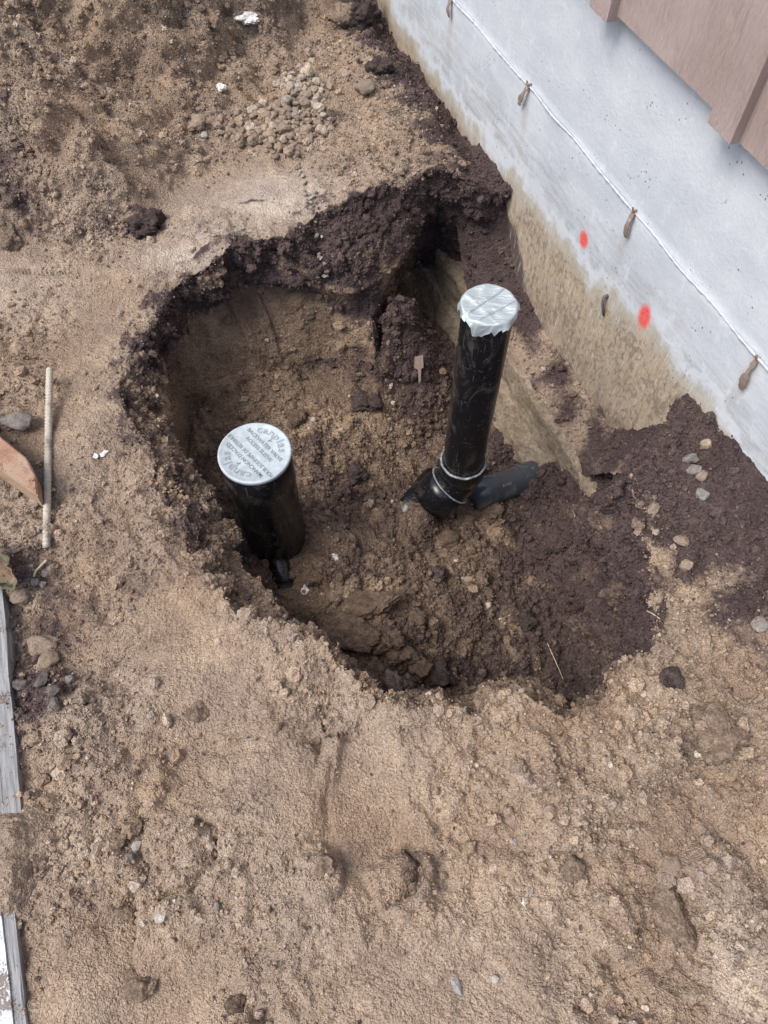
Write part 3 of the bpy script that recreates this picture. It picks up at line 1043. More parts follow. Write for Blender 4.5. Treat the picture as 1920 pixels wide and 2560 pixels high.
V[:, 1] += fr * (noise(V * [1, 1, .6], .13, 75) * .030 + noise(V, .05, 76) * .014 + np.abs(noise(V, .025, 77)) * .010 - .018 * sstep(-.60, -.535, V[:, 2]) ** 1.5 - .012)
V[:, 2] += noise(V, .09, 78) * .016 * sstep(-.56, -.66, V[:, 2]) + (noise(V * [1, .5, 0], .07, 85) * .012 + np.abs(noise(V, .03, 86)) * .010 - .25 * np.clip(V[:, 1] - .13, 0, .08)) * sstep(-.57, -.54, V[:, 2])
link('concrete_lip', mesh('concrete_lip', V, F), M['footing'], foot)

# siding
sid = empty('wood_siding', (WN[0] * WC, WN[1] * WC, 0), house_ang)
tag(sid, 'mauve-brown rough board-and-batten siding above the concrete foundation', 'siding')
edges = [-2.62, -2.175, -1.73, -1.285, -.84, -.395, .05, .53, .975, 1.42, 1.865, 2.31, 2.755, 3.2, 3.645, 4.09, 4.535, 4.98]
for i, (a, b) in enumerate(zip(edges[:-1], edges[1:])):
    V, F = boxgrid(b - a - .003, .018, 1.95, 16, 1, 40)
    V = V + [a, .012, .595 - (.012 if b < 1.0 else 0)]
    V[:, 1] += noise(V * [1, 1, .3], .02, 81) * .0012
    link('siding_board', mesh('siding_board', V, F), M['siding'], sid, smooth=False)
for e in edges[1:-1]:
    V, F = boxgrid(.072, .022, 1.95, 6, 2, 40)
    V = V + [e - .036, .0302, .585]
    V[:, 2] += np.where(V[:, 2] < .6, noise(V, .01, 82) * .002, 0)
    link('batten', mesh('batten', V, F), M['siding'], sid, smooth=False)
V, F = box(-3, 9, -.20, .009, .720, 2.55)
link('sheathing', mesh('sheathing', V, F), M['grey_wood'], sid, smooth=False)

# ------------------------------------------------------------------ black drain pipes
SLX = at_z(549.5, 976.5, 0.0)
cap_z = .012
cap_c = at_z(549.5, 976.5, cap_z)
SR = .0842
sleeve = empty('access_sleeve', (cap_c[0], cap_c[1], -.46))
tag(sleeve, 'short wide black access sleeve with lettered light grey round cap', 'access sleeve')
top = cap_z + .46
V, F = vlathe([(SR - .004, 0), (SR - .003, .08), (SR - .0025, top - .12), (SR - .0005, top - .115), (SR - .0005, top - .010), (SR - .002, top - .008)], 96)
link('sleeve_body', mesh('sleeve_body', V, F), M['abs'], sleeve)
V, F = vlathe([(SR - .003, top - .012), (SR + .0008, top - .011), (SR + .001, top - .002), (SR - .0006, top), (SR - .0045, top + .0003), (SR - .0055, top - .0006), (.04, top - .0004), (.0005, top - .0004)], 96, False, True)
capo = link('cap', mesh('cap', V, F), M['cap'], sleeve)
tag(capo, 'light grey cap with raised lettering')


def text_mesh(s, size, outline=False):
    cu = bpy.data.curves.new('lettering', 'FONT')
    cu.body = s
    cu.size = size
    cu.align_x = 'CENTER'; cu.align_y = 'CENTER'
    cu.resolution_u = 2
    if outline:
        cu.fill_mode = 'NONE'; cu.bevel_depth = .00032; cu.bevel_resolution = 0
    else:
        cu.extrude = .0004
        cu.offset = .00012 * size / .0125
    o = bpy.data.objects.new('lettering', cu)
    me = bpy.data.meshes.new_from_object(o)
    bpy.data.objects.remove(o)
    bpy.data.curves.remove(cu)
    return me


ta = math.radians(-46.6)
tz = top + .0002


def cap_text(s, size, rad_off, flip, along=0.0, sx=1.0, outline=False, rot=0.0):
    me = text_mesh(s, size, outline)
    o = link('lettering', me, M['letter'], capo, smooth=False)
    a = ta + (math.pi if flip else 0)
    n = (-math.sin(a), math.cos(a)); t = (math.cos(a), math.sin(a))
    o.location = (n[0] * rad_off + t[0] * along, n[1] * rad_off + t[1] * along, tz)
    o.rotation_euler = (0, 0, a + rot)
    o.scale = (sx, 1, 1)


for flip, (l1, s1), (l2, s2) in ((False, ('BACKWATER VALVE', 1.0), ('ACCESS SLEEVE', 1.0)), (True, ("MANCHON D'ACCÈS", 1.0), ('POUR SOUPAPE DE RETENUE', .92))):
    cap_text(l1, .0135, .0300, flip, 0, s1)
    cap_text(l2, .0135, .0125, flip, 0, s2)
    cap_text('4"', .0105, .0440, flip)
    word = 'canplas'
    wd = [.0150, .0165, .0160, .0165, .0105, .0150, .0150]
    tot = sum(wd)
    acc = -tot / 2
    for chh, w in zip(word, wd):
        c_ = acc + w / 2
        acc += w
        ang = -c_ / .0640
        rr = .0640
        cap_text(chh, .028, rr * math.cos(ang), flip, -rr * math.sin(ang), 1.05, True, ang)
# half-buried outlet pipe leaving the foot of the sleeve
p0 = soil(592, 1168)[0]
p1 = soil(610, 1246)[0]
d = np.array([p1[0] - p0[0], p1[1] - p0[1], 0]); d /= np.linalg.norm(d)
a = np.array([p0[0], p0[1], p0[2] - .006]) - d * .03
b = np.array([p1[0], p1[1], p1[2] - .028]) + d * .03
off = np.array([cap_c[0], cap_c[1], -.46])
V, F = sweep([a - off, (a + b) / 2 - off, b - off], .030, 32)
link('outlet_pipe', mesh('outlet_pipe', V, F), M['abs'], sleeve)

# standpipe
SX, SY = .2235, 1.168
PR = .0572
hub_z, top_z = -.312, .278
stand = empty('standpipe', (SX, SY, hub_z))
tag(stand, 'tall black drain pipe with torn silver tape over its open top', 'standpipe')
L = top_z - hub_z
V, F = vlathe([(PR, -.03), (PR, .02), (PR, L * .5), (PR, L - .004), (PR - .002, L), (PR - .008, L - .001), (PR - .0085, L - .05)], 72, False, False)
link('pipe', mesh('pipe', V, F), M['abs'], stand)
HR = .0655
V, F = vlathe([(PR + .0005, .002), (HR - .0015, .0015), (HR, -.002), (HR + .0003, -.030), (HR - .001, -.052), (HR - .003, -.060)], 72)
hub = link('socket', mesh('socket', V, F), M['abs'], stand)
rng_ = random.Random(5)
V, F = lathe([((0, 0, .0018 + z), X, Y, r) for r, z in ((PR + .0035, .0022), (PR + .005, .0026), (HR - .001, .0018), (HR + .0006, .0002), (HR + .0005, -.0012))], 72)
V = [v + np.array([0, 0, .0012 * math.sin(9 * math.atan2(v[1], v[0]))]) for v in V]
link('cement_ring', mesh('cement_ring', V, F), M['glue'], hub)
# 45 degree bend to the lower left
bd_ = np.array([-.66, -.30, -.70]); bd_ /= np.linalg.norm(bd_)
path, R0 = [], .16
u0 = np.array([0, 0, -1.0])
hz_ = np.array([bd_[0], bd_[1], 0]); hz_ /= np.linalg.norm(hz_)
tot = math.acos(-bd_[2])
start = np.array([0, 0, -.045])
R0 = .075
for i in range(13):
    a = tot * i / 12
    path.append(start + hz_ * R0 * (1 - math.cos(a)) + u0 * R0 * math.sin(a))
endp = path[-1]
path.append(endp + bd_ * .018)
V, F = sweep(path, [HR - .004] * 6 + [HR - .003] * 7 + [HR - .002], 64, False)
link('elbow', mesh('elbow', V, F), M['abs'], stand)
u, v, w = frame(bd_)
e0 = endp + bd_ * .012
V, F = lathe([(e0, u, v, HR - .002), (e0 + bd_ * .001, u, v, HR + .0035), (e0 + bd_ * .030, u, v, HR + .004), (e0 + bd_ * .055, u, v, HR + .003), (e0 + bd_ * .085, u, v, HR + .001), (e0 + bd_ * .086, u, v, .02)], 64)
hub2 = link('lower_socket', mesh('lower_socket', V, F), M['abs'], stand)
V, F = lathe([(e0 + bd_ * (.002 + z), u, v, HR + r) for r, z in ((-.001, -.0018), (.0028, -.0016), (.0041, -.0004), (.0042, .0006))], 64)
link('cement_ring', mesh('cement_ring', V, F), M['glue'], hub2)
# the run pipe beyond, nearly buried
t0 = soil(925, 1052)[0]; t1 = soil(886, 1082)[0]
d = t1 - t0; d[2] = 0; d /= np.linalg.norm(d)
so = np.array([SX, SY, hub_z])
a = np.array([t0[0], t0[1], t0[2] - .012]) - d * .04; b = np.array([t1[0], t1[1], t1[2] - .040]) + d * .05
V, F = sweep([a - so, (a + b) / 2 - so, b - so], .045, 32)
link('run_pipe', mesh('run_pipe', V, F), M['abs'], stand)

# torn tape over the top
nth, nr = 150, 26
TV = []
tr = random.Random(11)
skirt = []
length = .018
k = 0
jag = []
while len(jag) < nth:
    n_ = tr.randint(2, 7); target = tr.choice([.010, .014, .02, .026, .030])
    s_ = length
    for q in range(n_):
        jag.append(s_ + (target - s_) * (q + 1) / n_)
    length = target if tr.random() < .6 else target * .45
jag = np.array(jag[:nth])
for j in range(nr):
    for i in range(nth):
        a = 2 * math.pi * i / nth
        front = .75 + .5 * max(0, -math.sin(a))
        if j <= 15:
            t = j / 15
            r = (PR + .0022) * t
            x, y = r * math.cos(a), r * math.sin(a)
            z = L + .0022 - .003 * math.exp(-((t - .55) / .3) ** 2)
            for ang, off_, amp, wid in ((.72, .012, .0032, .0022), (.60, -.022, .0026, .0020), (-.05, -.030, .0018, .003), (2.2, .02, .0016, .004), (1.1, .028, .0014, .004), (-.3, .008, .0012, .005)):
                dd_ = -math.sin(ang) * x + math.cos(ang) * y - off_
                z += amp * math.exp(-(dd_ / wid) ** 2) * min(1, (1 - t) * 4 + .25)
            z += .0012 * math.sin(7 * a + 3 * t) * t
        else:
            t = (j - 15) / (nr - 16)
            ln = jag[i] * front * 1.15
            flare = .0012 + .004 * t * (1 + math.sin(5 * a + 1) + .6 * math.sin(11 * a))
            r = PR + .0022 + max(.0006, flare)
            x, y = r * math.cos(a), r * math.sin(a)
            z = L + .0012 - ln * t
        TV.append((x, y, z))
me = grid_mesh('tape_cap', TV, nth, nr, True)
tape = link('tape_cap', me, M['tape'], stand)
tag(tape, 'torn silver duct tape stretched over the pipe opening')
for ang, off_ in ((.72, .0095), (.60, -.0245)):          # lifted edges of the overlapping strips
    pts = []
    half = math.sqrt(max(0, PR ** 2 - off_ ** 2)) * .93
    for q in np.linspace(-1, 1, 26):
        x = math.cos(ang) * q * half - math.sin(ang) * off_
        y = math.sin(ang) * q * half + math.cos(ang) * off_
        pts.append((x, y, L + .0045 + .0006 * math.sin(q * 9)))
    V, F = sweep(pts, .00055, 5)
    link('tape_edge', mesh('tape_edge', V, F), M['tape'], stand)

# house drain passing under the footing
q0 = at_z(1037, 1066, -.565); q1 = at_z(1145, 1028, -.592)
ax = q1 - q0; ax /= np.linalg.norm(ax)
dp = empty('drain_pipe', tuple(q0))
tag(dp, 'dusty black drain pipe emerging from under the footing beside the standpipe', 'drain pipe')
V, F = sweep([-ax * .03, ax * .05, ax * .2, ax * .6], .0475, 48)
link('pipe', mesh('pipe', V, F), M['abs_dusty'], dp)
u, v, _ = frame(ax)
tm = text_mesh('||| :|| ||:| |', .009)
pm = link('pipe_print', tm, M['print'], dp, smooth=False)
arr = np.empty(len(tm.vertices) * 3, np.float32); tm.vertices.foreach_get('co', arr); arr = arr.reshape(-1, 3)
upv = np.cross(ax, np.cross(Z, ax)); upv /= np.linalg.norm(upv)
sdv = np.cross(upv, ax)             # the near side of the pipe
if sdv[1] > 0: sdv = -sdv
angl = math.radians(28) - arr[:, 1] / .0475
newc = ax[None] * (.075 + arr[:, 0])[:, None] + (.0478) * (np.cos(angl)[:, None] * upv[None] + np.sin(angl)[:, None] * sdv[None]) + arr[:, 2:3] * 0
tm.vertices.foreach_set('co', newc.astype(np.float32).ravel()); tm.update()

# ------------------------------------------------------------------ stones, clods and litter
def lump(seed, detail=3, rough=.35, facet=0.0, fine=0.0):
    """an irregular pebble or clod of about unit radius"""
    import bmesh
    bm = bmesh.new()
    bmesh.ops.create_icosphere(bm, subdivisions=detail, radius=1)
    V = np.array([v.co[:] for v in bm.verts])
    F = [tuple(v.index for v in f.verts) for f in bm.faces]
    bm.free()
    r = np.random.default_rng(seed)
    N = V.copy()
    k = 1 + rough * noise(N, .95, seed * 1.37) + rough * .4 * noise(N, .45, seed * 2.1)
    if facet:
        for _ in range(9):
            n = r.normal(size=3); n /= np.linalg.norm(n)
            d = V @ n
            lim = r.uniform(.55, .85)
            V = V - n[None] * (np.clip(d - lim, 0, None) * facet)[:, None]
    if fine:
        k += fine * np.abs(noise(N, .25, seed + .5)) + fine * .6 * np.abs(noise(N, .12, seed + .7)) + fine * .3 * np.abs(noise(N, .06, seed + .9))
    return V * k[:, None], F


PEB = [mesh('pebble', *lump(i, 4, .34, .35, .10)) for i in range(8)]
STN = [mesh('stone', *lump(i + 20, 4, .22, .85, .05)) for i in range(8)]
CLD = [mesh('clod', *lump(i + 40, 5, .6, .35, .26)) for i in range(8)]
_mm = {}
RND = random.Random(3)


def place(name, src, x, y, size, mat, label, cat, group=None, sink=.3, flat=.75, stretch=1.0, rz=None):
    """size: width in photo pixels (of 1659); rests on the soil seen at x, y"""
    p, n = soil(x, y)
    d = np.linalg.norm(p - np.array([0, 0, CAM_H]))
    r = size / 2 * K / FOCAL * d
    sink = sink + .06
    key = (src.name, mat)
    if key not in _mm:
        m2 = src.copy(); m2.materials.clear(); m2.materials.append(M[mat]); _mm[key] = m2
    o = link(name, _mm[key])
    o.scale = (r * stretch, r / stretch ** .5, r * flat)
    o.rotation_euler = (RND.uniform(-.35, .35), RND.uniform(-.35, .35), RND.uniform(0, 6.28) if rz is None else rz)
    o.location = p + np.asarray(n) * r * flat * (1 - 2 * sink)
    return tag(o, label, cat, group)


# pebble pile at the foot of the spoil heap
pp = random.Random(8)
PILE = []
lobes = ((640, 250, 46, 40, 74), (560, 270, 62, 26, 42), (632, 182, 24, 20, 22), (600, 312, 30, 14, 12), (655, 215, 34, 34, 24))
for cx, cy, ax_, ay_, n in lobes:
    for _ in range(n):
        for _t in range(30):
            x = cx + pp.gauss(0, .55) * ax_; y = cy + pp.gauss(0, .55) * ay_
            w = pp.choice([7, 8, 9, 10, 11, 12, 13, 15, 18])
            if all((x - a) ** 2 + (1.15 * (y - b)) ** 2 > (.43 * (w + c)) ** 2 for a, b, c in PILE):
                PILE.append((x, y, w)); break
for i, (x, y, w) in enumerate(PILE):
    pale = y < 200 and pp.random() < .8 or pp.random() < .09
    place('pebble', PEB[i % 8], x, y, w * 1.25, 'pebble_pale' if pale else 'pebble',
          'small pale rounded pebble in the pebble pile above the hole' if pale else 'small dusty brown pebble in the pebble pile above the hole', 'pebble',
          'pale pebbles in the pile above the hole' if pale else 'brown pebbles in the pile above the hole', .22, .8, pp.uniform(1, 1.3))

tk = random.Random(21)
for i in range(34):
    t = tk.random() ** .8
    x = np.interp(t, [0, .35, .7, 1], [640, 655, 684, 700]) + tk.gauss(0, 5); y = np.interp(t, [0, .35, .7, 1], [345, 400, 470, 600]) + tk.gauss(0, 4)
    up = t < .7
    place('pebble', STN[i % 8], x, y, tk.choice([6, 7, 8, 10, 11]), 'pebble_pale' if tk.random() < .5 else 'stone_grey',
          'tiny chip in the gravel trickle crossing the pale trodden soil' if up else 'tiny chip of the gravel trickle on the dark far bank', 'gravel',
          'gravel trickle on the pale soil' if up else 'gravel trickle on the far bank', .2, .8)

for a in [
    ('stone', PEB[1], 792, 193, 34, 'stone_tan', 'smooth tan oval stone beside the pebble pile near the wall', 'stone', None, .2, .72, 1.2, .1),
    ('stone', PEB[2], 430, 268, 34, 'pebble', 'round dusty stone at the left end of the pebble pile', 'stone', None, .25, .8, 1.05),
    ('stone', PEB[4], 660, 285, 26, 'stone_tan', 'largest tan stone at the lower right of the pebble pile', 'stone', None, .25, .8, 1.1),
    ('stone', STN[0], 441, 293, 17, 'stone_white', 'pale angular chip below the left end of the pebble pile', 'stone', None, .3, .6, 1.3),
    ('stone', STN[1], 38, 915, 54, 'stone_grey', 'angular grey rock lying left of the rebar', 'rock', None, .25, .62, 1.25, -.3),
    ('stone', STN[2], 38, 752, 28, 'pebble', 'dusty stone at the left edge above the grey rock', 'stone', None, .35, .7, 1.1),
    ('stone', STN[3], 1490, 992, 27, 'stone_grey', 'upper of two grey stones in dark soil beside the foundation wall', 'stone', None, .36, .85, 1.2, .2),
    ('stone', STN[4], 1498, 1016, 25, 'stone_grey', 'lower of two grey stones in dark soil beside the foundation wall', 'stone', None, .36, .85, 1.2, -.2),
    ('stone', PEB[3], 1516, 1027, 22, 'pebble', 'brownish pebble touching the two grey stones by the wall', 'stone', None, .3, .7, 1.1),
    ('stone', PEB[5], 1526, 962, 24, 'pebble', 'round brown pebble close to the foundation wall', 'stone', None, .3, .8, 1.0),
    ('stone', STN[5], 1520, 1068, 28, 'stone_grey', 'flat triangular grey stone in dark soil right of the hole', 'stone', None, .4, .8, 1.1),
    ('stone', PEB[6], 1409, 1105, 25, 'stone_tan', 'pale rounded pebble on the right rim of the hole', 'pebble', None, .25, .8, 1.25, .9),
    ('stone', STN[6], 1475, 1168, 28, 'pebble', 'muddy flat stone half sunk right of the hole', 'stone', None, .4, .5, 1.3, .1),
    ('stone', STN[7], 1640, 1350, 34, 'stone_grey', 'grey stone at the right edge of the photo in dark soil', 'stone', None, .35, .5, 1.2),
    ('stone', PEB[7], 1482, 1220, 24, 'pebble', 'brown pebble below the muddy flat stone right of the hole', 'stone', None, .35, .7, 1.1),
    ('stone', STN[2], 347, 1980, 22, 'stone_white', 'white chip lying on sandy ground at lower left', 'stone', None, .3, .5, 1.1),
    ('stone', STN[0], 466, 1958, 16, 'stone_grey', 'small grey chip right of the white chip at lower left', 'stone', None, .35, .5, 1.0),
    ('stone', STN[1], 985, 2127, 22, 'stone_white', 'white elongated chip near the bottom centre of the photo', 'stone', None, .3, .6, 1.5, 1.9),
    ('stone', PEB[0], 1070, 2115, 14, 'stone_white', 'small round white pebble right of the elongated white chip', 'pebble', None, .3, .7),
    ('stone', STN[3], 1148, 1925, 13, 'stone_white', 'white chip in the sand at lower right of centre', 'stone', None, .3, .6, 1.4, 1.2),
    ('stone', STN[6], 295, 1825, 20, 'stone_white', 'dull white pebble in trampled sand left of centre', 'pebble', None, .35, .6),
    ('stone', STN[5], 280, 1850, 17, 'stone_grey', 'small grey pebble in trampled sand left of centre', 'pebble', None, .35, .6),
    ('stone', STN[7], 1450, 1870, 40, 'pebble', 'dull stone half sunk in the sand above the tan lump at lower right', 'stone', None, .48, .6, 1.3, 1.2),
    ('stone', STN[0], 118, 1520, 26, 'stone_dark', 'dark stone in the loose soil beside the grey plank', 'stone', None, .3, .6, 1.2),
    ('stone', PEB[3], 98, 1392, 48, 'pebble', 'large dusty cobble beside the grey plank', 'cobble', None, .35, .7, 1.2, .2),
    ('stone', PEB[6], 100, 1430, 44, 'stone_tan', 'rough pale cobble beside the grey plank below the larger one', 'cobble', None, .35, .7, 1.1, .8),
    ('stone', STN[4], 25, 1322, 30, 'stone_dark', 'flat dark pebble at the top end of the grey plank', 'pebble', None, .3, .5, 1.3, .2),
    ('stone', PEB[7], 22, 1352, 26, 'stone_dark', 'oval dark pebble touching the grey plank', 'pebble', None, .3, .6, 1.2, 1.0),
    ('stone', PEB[2], 45, 1290, 34, 'pebble', 'brown stone in front of the dead leaf', 'stone', None, .3, .8),
    ('stone', STN[6], 100, 1238, 18, 'stone_grey', 'angular grey pebble below the end of the rebar', 'pebble', None, .3, .7),
    ('stone', STN[2], 75, 1258, 17, 'stone_grey', 'grey pebble right of the dead leaf tip', 'pebble', None, .3, .7),
    ('stone', PEB[4], 82, 1142, 16, 'pebble_pale', 'pale pebble below the lumber left of the rebar', 'pebble', None, .3, .8),
    ('stone', STN[5], 46, 1480, 30, 'stone_dark', 'dark angular stone beside the middle of the grey plank', 'stone', None, .3, .6, 1.2),
    ('stone', STN[3], 90, 1470, 30, 'stone_dark', 'dark flat stone in the gravel right of the grey plank', 'stone', None, .3, .5, 1.2),
    ('stone', STN[1], 116, 1488, 28, 'stone_dark', 'dark rounded stone at the right of the gravel by the grey plank', 'stone', None, .3, .6, 1.1),
    ('stone', PEB[5], 150, 1468, 20, 'stone_grey', 'grey pebble at the outer edge of the gravel by the grey plank', 'pebble', None, .3, .7),
    ('clod', STN[0], 960, 1165, 62, 'clod_moist', 'smooth flat-faced lump of soil on the floor below the standpipe', 'clod', None, .45, .6, 1.1, .4),
    ('stone', STN[6], 882, 1460, 15, 'stone_grey', 'small grey pebble on a clod at the near side of the hole', 'pebble', None, .2, .7),
    ('stone', STN[2], 1053, 1308, 20, 'pebble_pale', 'pale leaf-shaped chip on the floor of the hole', 'chip', None, .2, .3, 1.6, 1.1),
    ('stone', STN[4], 1010, 1252, 16, 'stone_tan', 'tan chip on the floor of the hole above the leaf-shaped one', 'chip', None, .2, .4, 1.5, .1),
    ('stone', PEB[1], 676, 908, 12, 'stone_white', 'white pebble on the sandy floor behind the sleeve', 'pebble', None, .2, .7),
    ('stone', PEB[4], 848, 870, 10, 'stone_white', 'small white pebble in the dark band of the far bank', 'pebble', None, .2, .7),
    ('stone', PEB[5], 1213, 672, 13, 'pebble_pale', 'pale pebble on the far dark bank beside the wall', 'pebble', None, .2, .7),
]:
    place(*a)

for a in [
    ('clod', CLD[0], 305, 488, 72, 'clod_dark', 'dark crumbly clod of loam at the foot of the spoil heap', 'clod', None, .35, .7, 1.1),
    ('clod', CLD[1], 292, 470, 34, 'clod', 'small sandy clod stuck on top of the dark clod', 'clod', None, .2, .7),
    ('clod', CLD[3], 765, 18, 70, 'clod_dark', 'dark clod at the top edge beside the foundation wall', 'clod', None, .4, .8),
    ('clod', CLD[4], 727, 28, 60, 'clod', 'sandy clod at the top edge left of the dark clod', 'clod', None, .4, .8),
    ('clod', CLD[5], 822, 150, 38, 'clod_dark', 'dark clod of loam on the strip along the wall', 'clod', None, .3, .8),
    ('clod', CLD[6], 1440, 1965, 78, 'clod', 'long tan lump of packed sand standing up at lower right', 'clod', None, .35, .6, 1.5, 1.85),
    ('clod', CLD[7], 1238, 1875, 40, 'clod', 'sandy clod with a dark side at lower right', 'clod', None, .35, .7),
    ('clod', CLD[0], 1545, 1590, 90, 'clod', 'broad crumbly sand clod near the right edge', 'clod', None, .5, .6),
    ('clod', CLD[1], 1450, 1465, 42, 'clod_dark', 'small dark clod on sand right of the hole', 'clod', None, .4, .7),
    ('clod', CLD[2], 860, 1300, 56, 'clod_moist', 'rounded brown clod on the near floor of the hole', 'clod', None, .35, .7),
    ('clod', CLD[3], 780, 1315, 84, 'clod_moist', 'broad flat sandy clod on the near floor of the hole', 'clod', None, .4, .5, 1.5, .2),
    ('clod', CLD[4], 745, 1370, 78, 'clod_moist', 'long slab of soil leaning at the near bank foot', 'clod', None, .35, .5, 1.6, -.25),
    ('clod', CLD[5], 838, 1385, 52, 'clod_moist', 'upright brown clod beside the leaning slab', 'clod', None, .3, .9),
    ('clod', CLD[6], 862, 1420, 64, 'clod_moist', 'large brown clod at the near left foot of the bank', 'clod', None, .3, .8),
    ('clod', CLD[7], 905, 1440, 50, 'clod_moist', 'brown clod right of the large one by the near bank', 'clod', None, .3, .8),
    ('clod', CLD[0], 950, 1455, 56, 'clod_dark', 'dark clod by the near bank carrying a grey pebble', 'clod', None, .35, .7),
    ('clod', CLD[1], 850, 1490, 62, 'clod_dark', 'dark clod wedged under the near rim', 'clod', None, .35, .7),
    ('clod', CLD[2], 770, 1025, 40, 'clod_dark', 'dark clod on the floor right of the sleeve', 'clod', None, .35, .7),
    ('clod', CLD[3], 620, 1075, 30, 'clod_moist', 'brown clod touching the right side of the sleeve', 'clod', None, .4, .7),
    ('clod', CLD[4], 1010, 1120, 44, 'clod_moist', 'clod lying below the elbow of the standpipe', 'clod', None, .35, .7),
    ('clod', CLD[5], 1062, 1110, 40, 'clod_moist', 'clod lying in front of the drain pipe', 'clod', None, .35, .7),
    ('clod', CLD[6], 680, 1250, 34, 'clod_moist', 'brown clod near the small white fluff on the floor', 'clod', None, .35, .7),
    ('clod', CLD[7], 900, 1340, 40, 'clod_moist', 'brown clod in the middle of the near floor', 'clod', None, .35, .7),
    ('clod', CLD[2], 950, 1240, 34, 'clod_dark', 'dark clod in the middle of the hole floor', 'clod', None, .35, .7),
    ('clod', CLD[1], 1140, 1340, 40, 'clod_dark', 'dark clod at the foot of the right bank', 'clod', None, .4, .7),
    ('clod', CLD[3], 640, 905, 40, 'clod_moist', 'brown clod on the floor behind the sleeve', 'clod', None, .4, .7),
    ('clod', CLD[5], 790, 870, 50, 'clod_dark', 'dark clod below the far bank', 'clod', None, .4, .7),
    ('clod', CLD[4], 300, 2130, 44, 'clod', 'sandy clod near the bottom left beside a crack', 'clod', None, .5, .6),
    ('clod', CLD[0], 250, 1830, 50, 'clod', 'loose sandy clod in rough ground at lower left', 'clod', None, .4, .6),
    ('clod', CLD[6], 275, 1960, 46, 'clod', 'upright sandy clod beside a dark crack at lower left', 'clod', None, .45, .7),
    ('clod', CLD[7], 700, 1870, 40, 'clod', 'sandy clod split by a crack below the hole', 'clod', None, .45, .6),
    ('clod', CLD[2], 515, 2165, 36, 'clod_moist', 'small brown clod near the bottom edge', 'clod', None, .45, .6),
    ('clod', CLD[3], 425, 1540, 40, 'clod', 'sandy clod in the trampled ground near the hole', 'clod', None, .5, .6),
    ('clod', CLD[1], 20, 520, 44, 'clod', 'sandy clod at the left edge under the heap', 'clod', None, .4, .7),
]:
    place(*a)


def thread(name, pts, r, mat, label, cat, lift=.003, group=None):
    w = []
    for x, y in pts:
        p, n = soil(x, y); w.append(p + np.asarray(n) * lift)
    w = np.array(w); o0 = w[0].copy()
    t = np.linspace(0, 1, len(w)); tt = np.linspace(0, 1, 6 * len(w))
    c = np.stack([np.interp(tt, t, w[:, i]) for i in range(3)], 1)
    V, F = sweep(c - o0, r, 7)
    o = link(name, mesh(name, V, F), M[mat], None, tuple(o0))
    return tag(o, label, cat, group)


thread('straw', [(1182, 1390), (1195, 1420), (1208, 1448), (1218, 1470)], .0012, 'straw', 'long pale straw lying on the right bank of the hole', 'straw')
thread('root', [(1240, 1092), (1236, 1102), (1243, 1112), (1247, 1122)], .0012, 'straw', 'curled pale root end on the dark slope beside the footing', 'root')
thread('straw', [(1425, 1338), (1412, 1325), (1400, 1318)], .0011, 'straw', 'short straw on the sandy right rim of the hole', 'straw')
thread('twig', [(72, 1248), (82, 1232), (98, 1213)], .0022, 'straw', 'short yellow straw stub beside the dead leaf', 'twig', .008)
thread('twig', [(8, 1192), (28, 1198), (46, 1188)], .004, 'stone_dark', 'black twig above the dead leaf at the left edge', 'twig', .006)
thread('straw', [(175, 1032), (187, 1036), (199, 1040)], .0011, 'straw', 'short pale straw right of the rebar', 'straw')

# rebar
r0, _ = soil(107, 795); r1, _ = soil(100, 1190)
rz_ = max([soil(107 - 7 * t_, 798 + 384 * t_)[0][2] for t_ in np.linspace(.05, .95, 15)])
r0 = at_z(107, 798, rz_ + .004); r1 = at_z(100, 1182, rz_ - .004)
nb = 260
cen = [r0 + (r1 - r0) * i / nb for i in range(nb + 1)]
rad = [.0072 + (.0012 if i % 5 in (0, 1) else 0) for i in range(nb + 1)]


def bar_mat():
    m = NT('concrete_crusted_steel', .85, .3)
    p = m.obj()
    n = m.noise(p, 14, 4, .7); n2 = m.noise(p, 180, 3, .7)
    c = m.mix(m.rng(n, .30, .52), (.24, .215, .19), (.54, .49, .40))
    c = m.mix(m.rng(n2, .55, .7, 0, .6), c, (.22, .18, .14))
    return m.finish(c, None, m.bump(n2, .003, 1))


M['bar'] = bar_mat()
V, F = sweep([c - r0 for c in cen], rad, 14)
tag(link('rebar', mesh('rebar', V, F), M['bar'], None, tuple(r0)), 'ribbed steel reinforcing bar crusted with pale mortar, lying left of the hole', 'rebar')

# lumber end at the left
tp = [at_z(82, 1072, .075), at_z(77, 1028, .081), at_z(58, 990, .088), at_z(-60, 893, .11), at_z(-420, 590, .18), at_z(-420, 712, .18), at_z(-60, 972, .105)]
tp = np.array(tp); o0 = tp[0].copy()
import bmesh
bm = bmesh.new()
vs = [bm.verts.new(p - o0) for p in tp]
f0 = bm.faces.new(vs)
ex = bmesh.ops.extrude_face_region(bm, geom=[f0])
for v_ in ex['geom']:
    if isinstance(v_, bmesh.types.BMVert): v_.co += v_.co.__class__((-.010, .004, -.062))
bmesh.ops.recalc_face_normals(bm, faces=bm.faces)
bmesh.ops.bevel(bm, geom=[e for e in bm.edges], offset=.0025, segments=2, affect='EDGES')
me = bpy.data.meshes.new('lumber'); bm.to_mesh(me); bm.free()
lum = link('lumber', me, M['red_wood'], None, tuple(o0), smooth=False)
tag(lum, 'reddish-brown lumber end dusted with sand, poking in from the left edge', 'lumber')

# planks along the left edge
k0 = at_z(10, 1330, .02); k1 = at_z(46, 1745, .02)
dv = (k1 - k0); dv /= np.linalg.norm(dv)


